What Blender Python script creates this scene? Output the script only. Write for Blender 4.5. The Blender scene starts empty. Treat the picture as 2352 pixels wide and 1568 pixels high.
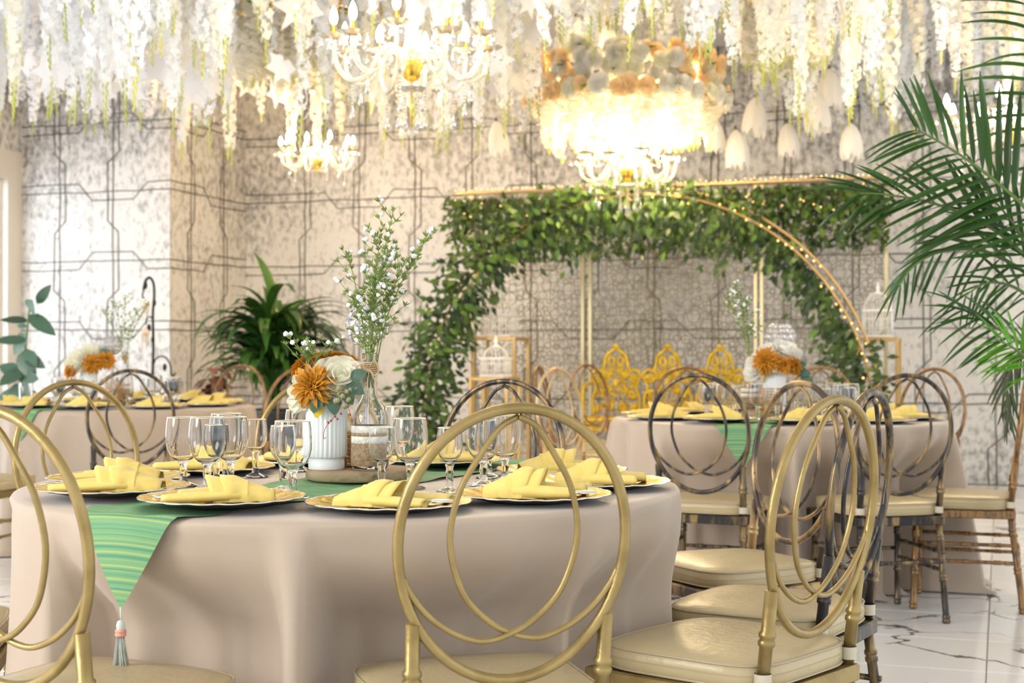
import bpy, math, random
from math import sin, cos, pi, sqrt, atan2, radians, exp
from mathutils import Vector, Matrix, Quaternion, Euler

random.seed(7)
S = bpy.context.scene
COL = S.collection

# ------------------------------------------------------------------ camera, world, lights
CAMH, FPX, HY, CX = 1.05, 3267.0, 805.0, 1176.0
cam_d = bpy.data.cameras.new('camera')
cam_d.lens = 50.0
cam_d.sensor_width = 36.0
cam_d.dof.use_dof = True
cam_d.dof.focus_distance = 3.05
cam_d.dof.aperture_fstop = 5.6
cam = bpy.data.objects.new('camera', cam_d)
COL.objects.link(cam)
cam.location = (0, 0, CAMH)
cam.rotation_euler = (radians(90.37), 0, 0)
S.camera = cam

W = bpy.data.worlds.new('daylight')
S.world = W
W.use_nodes = True
bg = W.node_tree.nodes['Background']
bg.inputs[0].default_value = (0.93, 0.97, 1.0, 1)
bg.inputs[1].default_value = 0.98

S.view_settings.view_transform = 'Standard'
S.view_settings.look = 'None'
S.view_settings.gamma = 1.0
S.view_settings.use_curve_mapping = False
S.view_settings.exposure = 0.82
S.cycles.use_denoising = True
S.cycles.max_bounces = 10
S.cycles.transmission_bounces = 10
S.cycles.transparent_max_bounces = 12
S.cycles.sample_clamp_indirect = 6.0
S.cycles.caustics_reflective = False


def area_light(name, loc, target, size, energy, color):
    d = bpy.data.lights.new(name, 'AREA')
    d.shape = 'DISK'
    d.size = size
    d.energy = energy
    d.color = color
    o = bpy.data.objects.new(name, d)
    COL.objects.link(o)
    o.location = loc
    o.rotation_euler = (Vector(target) - Vector(loc)).to_track_quat('-Z', 'Y').to_euler()
    return o


# daylight bounced off the bright yard outside the left window
area_light('window_daylight', (-8.6, 8.6, 1.38), (-2.9, 11.6, 1.6), 0.4, 1500, (0.88, 0.93, 1.0))
# added fill lamp at the left, placed to bring out the cloth folds
area_light('left_fill_light', (-5.5, 0.3, 2.7), (-0.2, 4.0, 0.7), 2.5, 170, (1.0, 0.97, 0.93))


# ------------------------------------------------------------------ helpers
def P(px, py, d):
    return Vector(((px - CX) / FPX * d, d, CAMH - (py - HY) / FPX * d))


def lin(c):
    return tuple(((v / 255.0 + 0.055) / 1.055) ** 2.4 if v > 10 else v / 255.0 / 12.92 for v in c)


MATS = {}


def mk(name, col, rough=0.5, metal=0.0, col2=None, nscale=8.0, namt=(0.4, 0.6), detail=4.0, bump=0.0, bscale=60.0,
       trans=0.0, ior=1.45, emit=None, estr=0.0, objvar=0.0, spec=None, sheen=0.0, sub=0.0, stretch=None, tr=0.0):
    m = bpy.data.materials.new(name)
    m.use_nodes = True
    nt = m.node_tree
    b = nt.nodes['Principled BSDF']
    b.inputs['Base Color'].default_value = (*col, 1)
    b.inputs['Roughness'].default_value = rough
    b.inputs['Metallic'].default_value = metal
    b.inputs['Transmission Weight'].default_value = trans
    b.inputs['IOR'].default_value = ior
    if spec is not None:
        b.inputs['Specular IOR Level'].default_value = spec
    if sheen:
        b.inputs['Sheen Weight'].default_value = sheen
    if emit:
        b.inputs['Emission Color'].default_value = (*emit, 1)
        b.inputs['Emission Strength'].default_value = estr
    tc = None
    if col2 is not None or bump:
        tc = nt.nodes.new('ShaderNodeTexCoord')
        vec = tc.outputs['Object']
        if stretch:
            mp = nt.nodes.new('ShaderNodeMapping')
            mp.inputs['Scale'].default_value = stretch
            nt.links.new(vec, mp.inputs['Vector'])
            vec = mp.outputs['Vector']
    last = None
    if col2 is not None:
        n = nt.nodes.new('ShaderNodeTexNoise')
        n.inputs['Scale'].default_value = nscale
        n.inputs['Detail'].default_value = detail
        nt.links.new(vec, n.inputs['Vector'])
        r = nt.nodes.new('ShaderNodeMapRange')
        r.inputs['From Min'].default_value = namt[0]
        r.inputs['From Max'].default_value = namt[1]
        nt.links.new(n.outputs['Fac'], r.inputs['Value'])
        mx = nt.nodes.new('ShaderNodeMix')
        mx.data_type = 'RGBA'
        mx.inputs['A'].default_value = (*col, 1)
        mx.inputs['B'].default_value = (*col2, 1)
        nt.links.new(r.outputs['Result'], mx.inputs['Factor'])
        last = mx.outputs['Result']
        nt.links.new(last, b.inputs['Base Color'])
    if objvar:
        oi = nt.nodes.new('ShaderNodeObjectInfo')
        hs = nt.nodes.new('ShaderNodeHueSaturation')
        mr = nt.nodes.new('ShaderNodeMapRange')
        mr.inputs['To Min'].default_value = 1 - objvar
        mr.inputs['To Max'].default_value = 1 + objvar
        nt.links.new(oi.outputs['Random'], mr.inputs['Value'])
        nt.links.new(mr.outputs['Result'], hs.inputs['Value'])
        if last:
            nt.links.new(last, hs.inputs['Color'])
        else:
            hs.inputs['Color'].default_value = (*col, 1)
        nt.links.new(hs.outputs['Color'], b.inputs['Base Color'])
        last = hs.outputs['Color']
    if bump:
        n2 = nt.nodes.new('ShaderNodeTexNoise')
        n2.inputs['Scale'].default_value = bscale
        n2.inputs['Detail'].default_value = 3
        nt.links.new(vec, n2.inputs['Vector'])
        bp = nt.nodes.new('ShaderNodeBump')
        bp.inputs['Strength'].default_value = bump
        bp.inputs['Distance'].default_value = 0.01
        nt.links.new(n2.outputs['Fac'], bp.inputs['Height'])
        nt.links.new(bp.outputs['Normal'], b.inputs['Normal'])
    if tr:
        # thin petals and leaves let part of the light through
        t = nt.nodes.new('ShaderNodeBsdfTranslucent')
        if last:
            nt.links.new(last, t.inputs['Color'])
        else:
            t.inputs['Color'].default_value = (*col, 1)
        ms = nt.nodes.new('ShaderNodeMixShader')
        ms.inputs[0].default_value = tr
        nt.links.new(b.outputs[0], ms.inputs[1])
        nt.links.new(t.outputs[0], ms.inputs[2])
        nt.links.new(ms.outputs[0], nt.nodes['Material Output'].inputs['Surface'])
    MATS[name] = m
    return m


class MB:
    """collects vertices and faces and links them as one mesh object"""

    def __init__(s):
        s.v, s.f, s.uv = [], [], None

    def add(s, vs, fs):
        o = len(s.v)
        s.v.extend([tuple(v) for v in vs])
        s.f.extend([tuple(i + o for i in f) for f in fs])
        return s

    def box(s, c, d, rz=0.0):
        x, y, z = d[0] / 2, d[1] / 2, d[2] / 2
        R = Matrix.Rotation(rz, 3, 'Z')
        vs = [Vector(c) + R @ Vector((a * x, b * y, e * z)) for a in (-1, 1) for b in (-1, 1) for e in (-1, 1)]
        return s.add(vs, [(0, 1, 3, 2), (4, 6, 7, 5), (0, 4, 5, 1), (2, 3, 7, 6), (0, 2, 6, 4), (1, 5, 7, 3)])

    def bbox(s, c, d, bv=0.004, rz=0.0):
        """box with chamfered edges (all 12), 24 corner verts"""
        x, y, z = d[0] / 2, d[1] / 2, d[2] / 2
        R = Matrix.Rotation(rz, 3, 'Z')
        vs, idx = [], {}
        for a in (-1, 1):
            for b in (-1, 1):
                for e in (-1, 1):
                    for k in range(3):
                        q = [a * (x - bv), b * (y - bv), e * (z - bv)]
                        q[k] = (a * x, b * y, e * z)[k]
                        idx[(a, b, e, k)] = len(vs)
                        vs.append(Vector(c) + R @ Vector(q))
        fs = []
        for k in range(3):
            i, j = [(1, 2), (2, 0), (0, 1)][k]
            for sg in (-1, 1):
                q = []
                for (p, r) in ((-1, -1), (1, -1), (1, 1), (-1, 1)):
                    t = [0, 0, 0]
                    t[k], t[i], t[j] = sg, p, r
                    q.append(idx[(*t, k)])
                fs.append(q if sg > 0 else q[::-1])
        for k in range(3):
            i, j = [(1, 2), (2, 0), (0, 1)][k]
            for p in (-1, 1):
                for r in (-1, 1):
                    q = []
                    for (e, kk) in ((-1, i), (1, i), (1, j), (-1, j)):
                        t = [0, 0, 0]
                        t[k], t[i], t[j] = e, p, r
                        q.append(idx[(*t, kk)])
                    fs.append(q)
        for a in (-1, 1):
            for b in (-1, 1):
                for e in (-1, 1):
                    fs.append([idx[(a, b, e, k)] for k in range(3)])
        return s.add(vs, fs)

    def tube(s, pts, r, seg=8, closed=False, cap=True, flat=1.0):
        pts = [Vector(p) for p in pts]
        n = len(pts)
        rs = r if isinstance(r, (list, tuple)) else [r] * n
        tang = []
        for i in range(n):
            a = pts[(i - 1) % n] if (closed or i > 0) else pts[0]
            b = pts[(i + 1) % n] if (closed or i < n - 1) else pts[-1]
            t = (b - a)
            tang.append(t.normalized() if t.length > 1e-9 else Vector((0, 0, 1)))
        up = Vector((0, 0, 1)) if abs(tang[0].z) < 0.9 else Vector((1, 0, 0))
        nrm = tang[0].cross(up).normalized()
        vs, fs = [], []
        for i in range(n):
            if i:
                q = tang[i - 1].rotation_difference(tang[i])
                nrm = (q @ nrm).normalized()
            bn = tang[i].cross(nrm).normalized()
            for k in range(seg):
                a = 2 * pi * k / seg
                vs.append(pts[i] + (nrm * cos(a) + bn * sin(a) * flat) * rs[i])
        for i in range(n if closed else n - 1):
            j = (i + 1) % n
            for k in range(seg):
                l = (k + 1) % seg
                fs.append((i * seg + k, i * seg + l, j * seg + l, j * seg + k))
        if cap and not closed:
            fs.append(tuple(range(seg - 1, -1, -1)))
            fs.append(tuple((n - 1) * seg + k for k in range(seg)))
        return s.add(vs, fs)

    def lathe(s, prof, seg=16, c=(0, 0, 0), capb=False, capt=False, mod=None):
        vs, fs = [], []
        n = len(prof)
        for i, (r, z) in enumerate(prof):
            for k in range(seg):
                a = 2 * pi * k / seg
                rr = r * (mod(a, z) if mod else 1)
                vs.append((c[0] + rr * cos(a), c[1] + rr * sin(a), c[2] + z))
        for i in range(n - 1):
            for k in range(seg):
                l = (k + 1) % seg
                fs.append((i * seg + k, i * seg + l, (i + 1) * seg + l, (i + 1) * seg + k))
        if capb:
            fs.append(tuple(range(seg - 1, -1, -1)))
        if capt:
            fs.append(tuple((n - 1) * seg + k for k in range(seg)))
        return s.add(vs, fs)

    def ball(s, c, r, seg=8, rings=5, sc=(1, 1, 1)):
        vs = [(c[0], c[1], c[2] - r * sc[2])]
        for i in range(1, rings):
            t = pi * i / rings
            for k in range(seg):
                a = 2 * pi * k / seg
                vs.append((c[0] + r * sc[0] * sin(t) * cos(a), c[1] + r * sc[1] * sin(t) * sin(a), c[2] - r * sc[2] * cos(t)))
        vs.append((c[0], c[1], c[2] + r * sc[2]))
        fs = [(0, 1 + (k + 1) % seg, 1 + k) for k in range(seg)]
        for i in range(rings - 2):
            for k in range(seg):
                l = (k + 1) % seg
                o = 1 + i * seg
                fs.append((o + k, o + l, o + seg + l, o + seg + k))
        o = 1 + (rings - 2) * seg
        fs += [(o + k, o + (k + 1) % seg, len(vs) - 1) for k in range(seg)]
        return s.add(vs, fs)

    def xf(s, M, other):
        return s.add([M @ Vector(v) for v in other.v], other.f)

    def mesh(s, name, mat, smooth=True):
        me = bpy.data.meshes.new(name)
        me.from_pydata(s.v, [], s.f)
        if s.uv is not None:
            ul = me.uv_layers.new(name='UVMap')
            flat = []
            for p in me.polygons:
                for vi in p.vertices:
                    flat.extend(s.uv[vi])
            ul.data.foreach_set('uv', flat)
        if smooth:
            me.polygons.foreach_set('use_smooth', [True] * len(me.polygons))
        me.materials.append(mat)
        if mat.name in ('clear_glass', 'chandelier_glass'):
            me.set_sharp_from_angle(angle=radians(48))
        me.update()
        return me

    def build(s, name, mat, parent=None, loc=(0, 0, 0), rot=(0, 0, 0), smooth=True, sharp=None):
        me = s.mesh(name, mat, smooth)
        if sharp:
            me.set_sharp_from_angle(angle=radians(sharp))
        return link(name, me, parent, loc, rot)


def link(name, me, parent=None, loc=(0, 0, 0), rot=(0, 0, 0), scale=None):
    o = bpy.data.objects.new(name, me)
    COL.objects.link(o)
    o.location = loc
    o.rotation_euler = rot
    if scale is not None:
        o.scale = scale if isinstance(scale, (tuple, list, Vector)) else (scale,) * 3
    if parent:
        o.parent = parent
    return o


def linkm(name, me, parent, M):
    o = bpy.data.objects.new(name, me)
    COL.objects.link(o)
    o.parent = parent
    o.matrix_local = M
    return o


def tag(o, label=None, cat=None, group=None, kind=None):
    if label:
        o['label'] = label
    if cat:
        o['category'] = cat
    if group:
        o['group'] = group
    if kind:
        o['kind'] = kind
    return o


def thing(name, label, cat, loc=(0, 0, 0), rz=0.0, group=None):
    o = bpy.data.objects.new(name, None)
    COL.objects.link(o)
    o.empty_display_size = 0.05
    o.location = loc
    o.rotation_euler = (0, 0, rz)
    return tag(o, label, cat, group)


def kids():
    d = {}
    for o in COL.objects:
        if o.parent:
            d.setdefault(o.parent.name, []).append(o)
    return d


def subtree(o):
    out, lvl = [o], list(o.children)
    for c in lvl:
        out.append(c)
        out.extend(c.children)
    return out


class Proto:
    """a finished thing with its parts and sub-parts that can be copied with obj.copy()"""

    def __init__(s, root):
        s.root = root
        s.ch = [(c, list(c.children)) for c in root.children]
        s.used = False

    def copy(s, label, group=None, loc=None, rz=None, M=None):
        if not s.used:
            s.used = True
            r = s.root
        else:
            r = s.root.copy()
            COL.objects.link(r)
            for c, gs in s.ch:
                c2 = c.copy()
                COL.objects.link(c2)
                c2.parent = r
                for g in gs:
                    g2 = g.copy()
                    COL.objects.link(g2)
                    g2.parent = c2
        r['label'] = label
        if group:
            r['group'] = group
        if M is not None:
            r.matrix_local = M
        if loc is not None:
            r.location = loc
        if rz is not None:
            r.rotation_euler = (0, 0, rz)
        return r


def retint(root, mp):
    for o in subtree(root):
        for i, sl in enumerate(o.material_slots):
            if sl.material and sl.material.name in mp:
                sl.link = 'OBJECT'
                sl.material = mp[sl.material.name]


def catmull(pts, n=6, closed=False):
    pts = [Vector(p) for p in pts]
    out = []
    m = len(pts)
    rng = range(m if closed else m - 1)
    for i in rng:
        p0 = pts[i - 1] if (closed or i > 0) else pts[0] * 2 - pts[1]
        p1 = pts[i]
        p2 = pts[(i + 1) % m]
        p3 = pts[(i + 2) % m] if (closed or i < m - 2) else pts[-1] * 2 - pts[-2]
        for k in range(n):
            t = k / n
            out.append(0.5 * ((2 * p1) + (p2 - p0) * t + (2 * p0 - 5 * p1 + 4 * p2 - p3) * t * t + (3 * p1 - p0 - 3 * p2 + p3) * t ** 3))
    if not closed:
        out.append(pts[-1])
    return out


def leaf_mb(l=1.0, w=0.4, bend=0.2, cup=0.12, n=5, point=1.0):
    """leaf along +Y from the origin, upper side +Z, bending down"""
    m = MB()
    vs, fs = [], []
    for i in range(n + 1):
        t = i / n
        hw = w / 2 * (sin(pi * min(1, t ** 0.75)) ** point) if 0 < t < 1 else 0.004 * l
        y = l * t * (1 - 0.12 * bend * t)
        z = -bend * l * t * t
        vs += [(-hw, y, z + cup * hw), (0, y, z), (hw, y, z + cup * hw)]
    for i in range(n):
        a = i * 3
        fs += [(a, a + 1, a + 4, a + 3), (a + 1, a + 2, a + 5, a + 4)]
    return m.add(vs, fs)


def orient(dirv, up=Vector((0, 0, 1)), roll=0.0):
    """matrix whose +Y points along dirv and +Z as near up as it can"""
    y = Vector(dirv).normalized()
    x = y.cross(up)
    if x.length < 1e-4:
        x = Vector((1, 0, 0))
    x.normalize()
    z = x.cross(y).normalized()
    R = Matrix((x, y, z)).transposed()
    return R @ Matrix.Rotation(roll, 3, 'Y')


def TRS(loc, R, s=1.0):
    M = R.to_4x4()
    M = M @ Matrix.Diagonal((s, s, s, 1)) if not isinstance(s, tuple) else M @ Matrix.Diagonal((*s, 1))
    M.translation = Vector(loc)
    return M


def smooth01(a, b, x):
    t = max(0.0, min(1.0, (x - a) / (b - a)))
    return t * t * (3 - 2 * t)


# ------------------------------------------------------------------ materials
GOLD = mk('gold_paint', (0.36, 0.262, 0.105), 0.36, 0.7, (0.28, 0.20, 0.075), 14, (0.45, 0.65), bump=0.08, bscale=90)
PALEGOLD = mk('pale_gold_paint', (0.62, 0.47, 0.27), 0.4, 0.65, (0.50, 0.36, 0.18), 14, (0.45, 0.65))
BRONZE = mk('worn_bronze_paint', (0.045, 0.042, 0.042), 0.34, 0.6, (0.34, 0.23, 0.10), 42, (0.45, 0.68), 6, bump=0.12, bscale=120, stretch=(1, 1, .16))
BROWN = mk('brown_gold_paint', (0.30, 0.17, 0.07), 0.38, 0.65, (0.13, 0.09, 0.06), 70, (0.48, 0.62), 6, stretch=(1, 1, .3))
IVORY = mk('ivory_leatherette', (0.49, 0.395, 0.225), 0.33, 0, (0.44, 0.35, 0.195), 6, (0.35, 0.65), bump=0.15, bscale=45)
PIPING = mk('ivory_piping', (0.42, 0.35, 0.22), 0.4)
STRAP = mk('ivory_strap', (0.55, 0.49, 0.37), 0.7)
CLOTH = mk('taupe_satin', (0.46, 0.365, 0.28), 0.5, 0, (0.43, 0.34, 0.26), 3, (0.3, 0.7), bump=0.05, bscale=25, sheen=0.25)
WOOD = mk('bench_wood', (0.25, 0.15, 0.08), 0.6)
PLATEGOLD = mk('gold_charger', (0.93, 0.58, 0.08), 0.27, 0.85, (0.98, 0.74, 0.24), 30, (0.4, 0.6))
SILVER = mk('silver_rim', (0.85, 0.84, 0.82), 0.15, 1.0)
STEEL = mk('cutlery_steel', (0.75, 0.74, 0.72), 0.18, 1.0)
NAPKIN = mk('yellow_linen', (0.93, 0.73, 0.22), 0.75, 0, (0.90, 0.68, 0.18), 40, (0.35, 0.65), bump=0.06, bscale=200, sheen=0.2, tr=0.12)
GLASS = mk('clear_glass', (1, 1, 1), 0.0, 0, trans=1.0, ior=1.33)
GILT = mk('gilt_rim', (0.88, 0.80, 0.62), 0.35)
CERAMIC = mk('white_ceramic', (0.80, 0.83, 0.84), 0.32)
BARK = mk('slice_bark', (0.36, 0.28, 0.17), 0.85, 0, (0.16, 0.11, 0.06), 22, (0.5, 0.75), bump=0.5, bscale=60)
SLICE = mk('slice_wood', (0.36, 0.25, 0.15), 0.6, 0, (0.30, 0.20, 0.11), 12, bump=0.2, bscale=40)
BURLAP = mk('burlap', (0.42, 0.31, 0.19), 0.9, 0, (0.30, 0.21, 0.12), 120, (0.4, 0.6), bump=0.6, bscale=260)
LACE = mk('white_lace', (0.80, 0.78, 0.72), 0.85, 0, (0.66, 0.62, 0.54), 110, (0.45, 0.6), bump=0.5, bscale=200)
TWINE = mk('jute_twine', (0.50, 0.36, 0.20), 0.85)
RATTAN = mk('rattan', (0.55, 0.33, 0.13), 0.55, 0, (0.40, 0.22, 0.08), 60)
CHROME = mk('chrome', (0.60, 0.60, 0.63), 0.15, 1.0)
CRYSTAL = mk('crystal', (1, 1, 1), 0.0, 0, trans=1.0, ior=1.6)
CREAMROSE = mk('cream_petal', (0.92, 0.90, 0.76), 0.6, 0, tr=0.3)
WHITEROSE = mk('white_petal', (0.88, 0.87, 0.82), 0.6, 0, tr=0.3)
PEACHROSE = mk('peach_petal', (0.98, 0.80, 0.52), 0.6, 0, tr=0.3)
AMBER = mk('amber_petal', (0.64, 0.29, 0.014), 0.6, 0, (0.50, 0.19, 0.01), 40, tr=0.2, objvar=0.25)
BUD = mk('white_bud', (0.88, 0.90, 0.90), 0.6)
SPRIG = mk('sprig_green', (0.20, 0.27, 0.07), 0.6, 0)
EUCA = mk('dusty_leaf', (0.075, 0.14, 0.09), 0.55, 0, (0.10, 0.18, 0.12), 20, tr=0.1)
POD = mk('green_pod', (0.30, 0.28, 0.14), 0.5)
BERRY = mk('red_berry', (0.35, 0.07, 0.04), 0.4)
PALM = mk('palm_leaf', (0.032, 0.09, 0.016), 0.33, 0, objvar=0.35, tr=0.25)
PALMSTEM = mk('palm_stem', (0.10, 0.17, 0.04), 0.5)
DRY = mk('dry_leaf', (0.06, 0.075, 0.03), 0.6)
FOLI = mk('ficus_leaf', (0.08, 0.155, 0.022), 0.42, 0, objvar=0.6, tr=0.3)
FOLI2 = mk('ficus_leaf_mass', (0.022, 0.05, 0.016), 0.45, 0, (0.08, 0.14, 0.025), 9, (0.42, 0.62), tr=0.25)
SPATH = mk('dark_glossy_leaf', (0.04, 0.11, 0.018), 0.28, 0, objvar=0.35, tr=0.15)
RUBBER = mk('rubber_leaf', (0.055, 0.12, 0.075), 0.28, 0, objvar=0.3)
REDLEAF = mk('copper_leaf', (0.16, 0.05, 0.03), 0.45, 0, (0.07, 0.12, 0.03), 6, objvar=0.3)
POT = mk('charcoal_pot', (0.035, 0.04, 0.045), 0.5)
SOIL = mk('soil', (0.05, 0.035, 0.025), 0.95)
IRON = mk('black_iron', (0.025, 0.023, 0.022), 0.5, 0.5)
CAGE = mk('white_wire', (0.88, 0.86, 0.82), 0.5)
STAND = mk('gold_stand', (0.55, 0.37, 0.15), 0.4, 0.6)
BENCH = mk('gilded_iron', (0.70, 0.48, 0.03), 0.45, 0.3, (0.52, 0.33, 0.02), 30)
POSTG = mk('champagne_post', (0.50, 0.44, 0.27), 0.35, 0.6)
WIRE = mk('antique_gold_wire', (0.30, 0.26, 0.16), 0.6, 0.3)
STRANDW = mk('wisteria_white', (0.88, 0.90, 0.93), 0.7, 0, tr=0.4, objvar=0.06)
STRANDC = mk('wisteria_cream', (0.93, 0.90, 0.80), 0.7, 0, tr=0.4, objvar=0.06)
TIP = mk('wisteria_tip', (0.74, 0.78, 0.16), 0.7, 0, tr=0.4, objvar=0.2)
MAPLE = mk('white_silk_leaf', (0.88, 0.88, 0.92), 0.5, 0, tr=0.4, objvar=0.05)
FEATHER = mk('white_feather', (0.90, 0.88, 0.85), 0.8, 0, tr=0.4)
CHGLASS = mk('chandelier_glass', (1.0, 0.95, 0.86), 0.10, 0, trans=0.72, ior=1.5)
CHGOLD = mk('chandelier_gold', (0.85, 0.55, 0.10), 0.2, 1.0)
BULB = mk('lit_bulb', (1, 0.9, 0.7), 0.4, emit=(1.0, 0.83, 0.55), estr=70.0)
FAIRY = mk('lit_fairy_bulb', (1, 0.8, 0.5), 0.4, emit=(1.0, 0.52, 0.14), estr=1.3)
FLAME = mk('candle_flame', (1, 0.5, 0.1), 0.4, emit=(1.0, 0.35, 0.06), estr=8.0)
PLAIN = mk('cream_plaster', (0.66, 0.62, 0.56), 0.7, 0, bump=0.1, bscale=8)
WHITEP = mk('white_paint', (0.82, 0.81, 0.79), 0.55)
CEIL = mk('ceiling_white', (0.80, 0.79, 0.80), 0.8)
CORD = mk('dark_relief_line', (0.12, 0.11, 0.10), 0.85)
PINK = mk('tassel_pink', (0.75, 0.35, 0.28), 0.8)
PALEBLUE = mk('tassel_pale', (0.62, 0.66, 0.60), 0.85)
BEIGEORN = mk('beige_ornament', (0.75, 0.64, 0.50), 0.7)


def wall_mat(name, base, dark, lo, hi):
    m = bpy.data.materials.new(name)
    m.use_nodes = True
    nt = m.node_tree
    b = nt.nodes['Principled BSDF']
    b.inputs['Roughness'].default_value = 0.75
    tc = nt.nodes.new('ShaderNodeTexCoord')
    mp = nt.nodes.new('ShaderNodeMapping')
    mp.inputs['Scale'].default_value = (1.6, 1.6, 1.0)
    nt.links.new(tc.outputs['Object'], mp.inputs['Vector'])
    n1 = nt.nodes.new('ShaderNodeTexNoise')
    n1.inputs['Scale'].default_value = 15
    n1.inputs['Detail'].default_value = 5
    n1.inputs['Roughness'].default_value = 0.65
    n2 = nt.nodes.new('ShaderNodeTexNoise')
    n2.inputs['Scale'].default_value = 1.3
    n2.inputs['Detail'].default_value = 3
    nt.links.new(mp.outputs[0], n1.inputs['Vector'])
    nt.links.new(tc.outputs['Object'], n2.inputs['Vector'])
    ad = nt.nodes.new('ShaderNodeMath')
    ad.operation = 'MULTIPLY_ADD'
    ad.inputs[1].default_value = 0.45
    nt.links.new(n2.outputs['Fac'], ad.inputs[0])
    nt.links.new(n1.outputs['Fac'], ad.inputs[2])
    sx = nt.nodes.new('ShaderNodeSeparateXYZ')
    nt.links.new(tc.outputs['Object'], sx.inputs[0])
    r0 = nt.nodes.new('ShaderNodeMapRange')  # darker towards the top: heavier smudges plus shade painted into the upper wall
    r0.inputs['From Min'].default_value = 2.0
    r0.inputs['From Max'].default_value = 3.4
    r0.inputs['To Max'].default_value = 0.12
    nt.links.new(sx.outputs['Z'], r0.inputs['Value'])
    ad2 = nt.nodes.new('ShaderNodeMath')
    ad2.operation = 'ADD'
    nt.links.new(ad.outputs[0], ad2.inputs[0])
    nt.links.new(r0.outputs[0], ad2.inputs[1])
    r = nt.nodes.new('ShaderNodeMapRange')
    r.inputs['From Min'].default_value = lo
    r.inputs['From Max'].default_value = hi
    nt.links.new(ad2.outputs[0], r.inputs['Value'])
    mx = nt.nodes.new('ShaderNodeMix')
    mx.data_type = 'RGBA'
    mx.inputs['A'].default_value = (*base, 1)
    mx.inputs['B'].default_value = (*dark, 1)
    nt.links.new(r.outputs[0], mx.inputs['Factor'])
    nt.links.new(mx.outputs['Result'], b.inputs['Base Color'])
    bp = nt.nodes.new('ShaderNodeBump')
    bp.inputs['Strength'].default_value = 0.25
    bp.inputs['Distance'].default_value = 0.02
    nt.links.new(n1.outputs['Fac'], bp.inputs['Height'])
    nt.links.new(bp.outputs['Normal'], b.inputs['Normal'])
    return m


WALLM = wall_mat('smudged_shaded_concrete', (0.70, 0.68, 0.65), (0.19, 0.185, 0.18), 0.72, 0.99)


def marble_mat():
    m = bpy.data.materials.new('veined_white_marble')
    m.use_nodes = True
    nt = m.node_tree
    b = nt.nodes['Principled BSDF']
    b.inputs['Roughness'].default_value = 0.12
    ge = nt.nodes.new('ShaderNodeNewGeometry')
    n1 = nt.nodes.new('ShaderNodeTexNoise')
    n1.inputs['Scale'].default_value = 2.2
    n1.inputs['Detail'].default_value = 6
    n1.inputs['Distortion'].default_value = 0.6
    nt.links.new(ge.outputs['Position'], n1.inputs['Vector'])
    w = nt.nodes.new('ShaderNodeTexVoronoi')
    w.feature = 'DISTANCE_TO_EDGE'
    w.inputs['Scale'].default_value = 1.9
    vm = nt.nodes.new('ShaderNodeVectorMath')
    vm.operation = 'MULTIPLY_ADD'
    vm.inputs[1].default_value = (0.55, 0.55, 0.55)
    nt.links.new(n1.outputs['Color'], vm.inputs[0])
    nt.links.new(ge.outputs['Position'], vm.inputs[2])
    nt.links.new(vm.outputs[0], w.inputs['Vector'])
    n3 = nt.nodes.new('ShaderNodeTexNoise')
    n3.inputs['Scale'].default_value = 3.0
    nt.links.new(ge.outputs['Position'], n3.inputs['Vector'])
    r3 = nt.nodes.new('ShaderNodeMapRange')
    r3.inputs['From Min'].default_value = 0.42
    r3.inputs['From Max'].default_value = 0.62
    r3.inputs['To Min'].default_value = 0.0
    r3.inputs['To Max'].default_value = 0.022
    nt.links.new(n3.outputs['Fac'], r3.inputs['Value'])
    lt = nt.nodes.new('ShaderNodeMath')
    lt.operation = 'SUBTRACT'
    nt.links.new(w.outputs['Distance'], lt.inputs[0])
    nt.links.new(r3.outputs[0], lt.inputs[1])
    r = nt.nodes.new('ShaderNodeMapRange')
    r.inputs['From Min'].default_value = -0.006
    r.inputs['From Max'].default_value = 0.004
    r.inputs['To Min'].default_value = 1.0
    r.inputs['To Max'].default_value = 0.0
    nt.links.new(lt.outputs[0], r.inputs['Value'])
    mx = nt.nodes.new('ShaderNodeMix')
    mx.data_type = 'RGBA'
    mx.inputs['A'].default_value = (0.84, 0.83, 0.81, 1)
    mx.inputs['B'].default_value = (0.13, 0.135, 0.14, 1)
    nt.links.new(r.outputs[0], mx.inputs['Factor'])
    nt.links.new(mx.outputs['Result'], b.inputs['Base Color'])
    return m


MARBLE = marble_mat()
GROUT = mk('grout', (0.42, 0.38, 0.30), 0.8)


def runner_mat():
    m = bpy.data.materials.new('green_striped_weave')
    m.use_nodes = True
    nt = m.node_tree
    b = nt.nodes['Principled BSDF']
    b.inputs['Roughness'].default_value = 0.7
    uv = nt.nodes.new('ShaderNodeUVMap')
    uv.uv_map = 'UVMap'
    mp = nt.nodes.new('ShaderNodeMapping')
    mp.inputs['Scale'].default_value = (120, 0.12, 1)
    nt.links.new(uv.outputs[0], mp.inputs['Vector'])
    n = nt.nodes.new('ShaderNodeTexNoise')
    n.inputs['Scale'].default_value = 1.0
    n.inputs['Detail'].default_value = 2
    nt.links.new(mp.outputs[0], n.inputs['Vector'])
    cr = nt.nodes.new('ShaderNodeValToRGB')
    e = cr.color_ramp.elements
    e[0].position = 0.34
    e[0].color = (0.06, 0.23, 0.14, 1)
    e[1].position = 0.66
    e[1].color = (0.34, 0.42, 0.12, 1)
    a = e.new(0.46)
    a.color = (0.12, 0.30, 0.145, 1)
    a = e.new(0.55)
    a.color = (0.18, 0.35, 0.15, 1)
    nt.links.new(n.outputs['Fac'], cr.inputs[0])
    nt.links.new(cr.outputs[0], b.inputs['Base Color'])
    return m


RUNNER = runner_mat()
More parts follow.
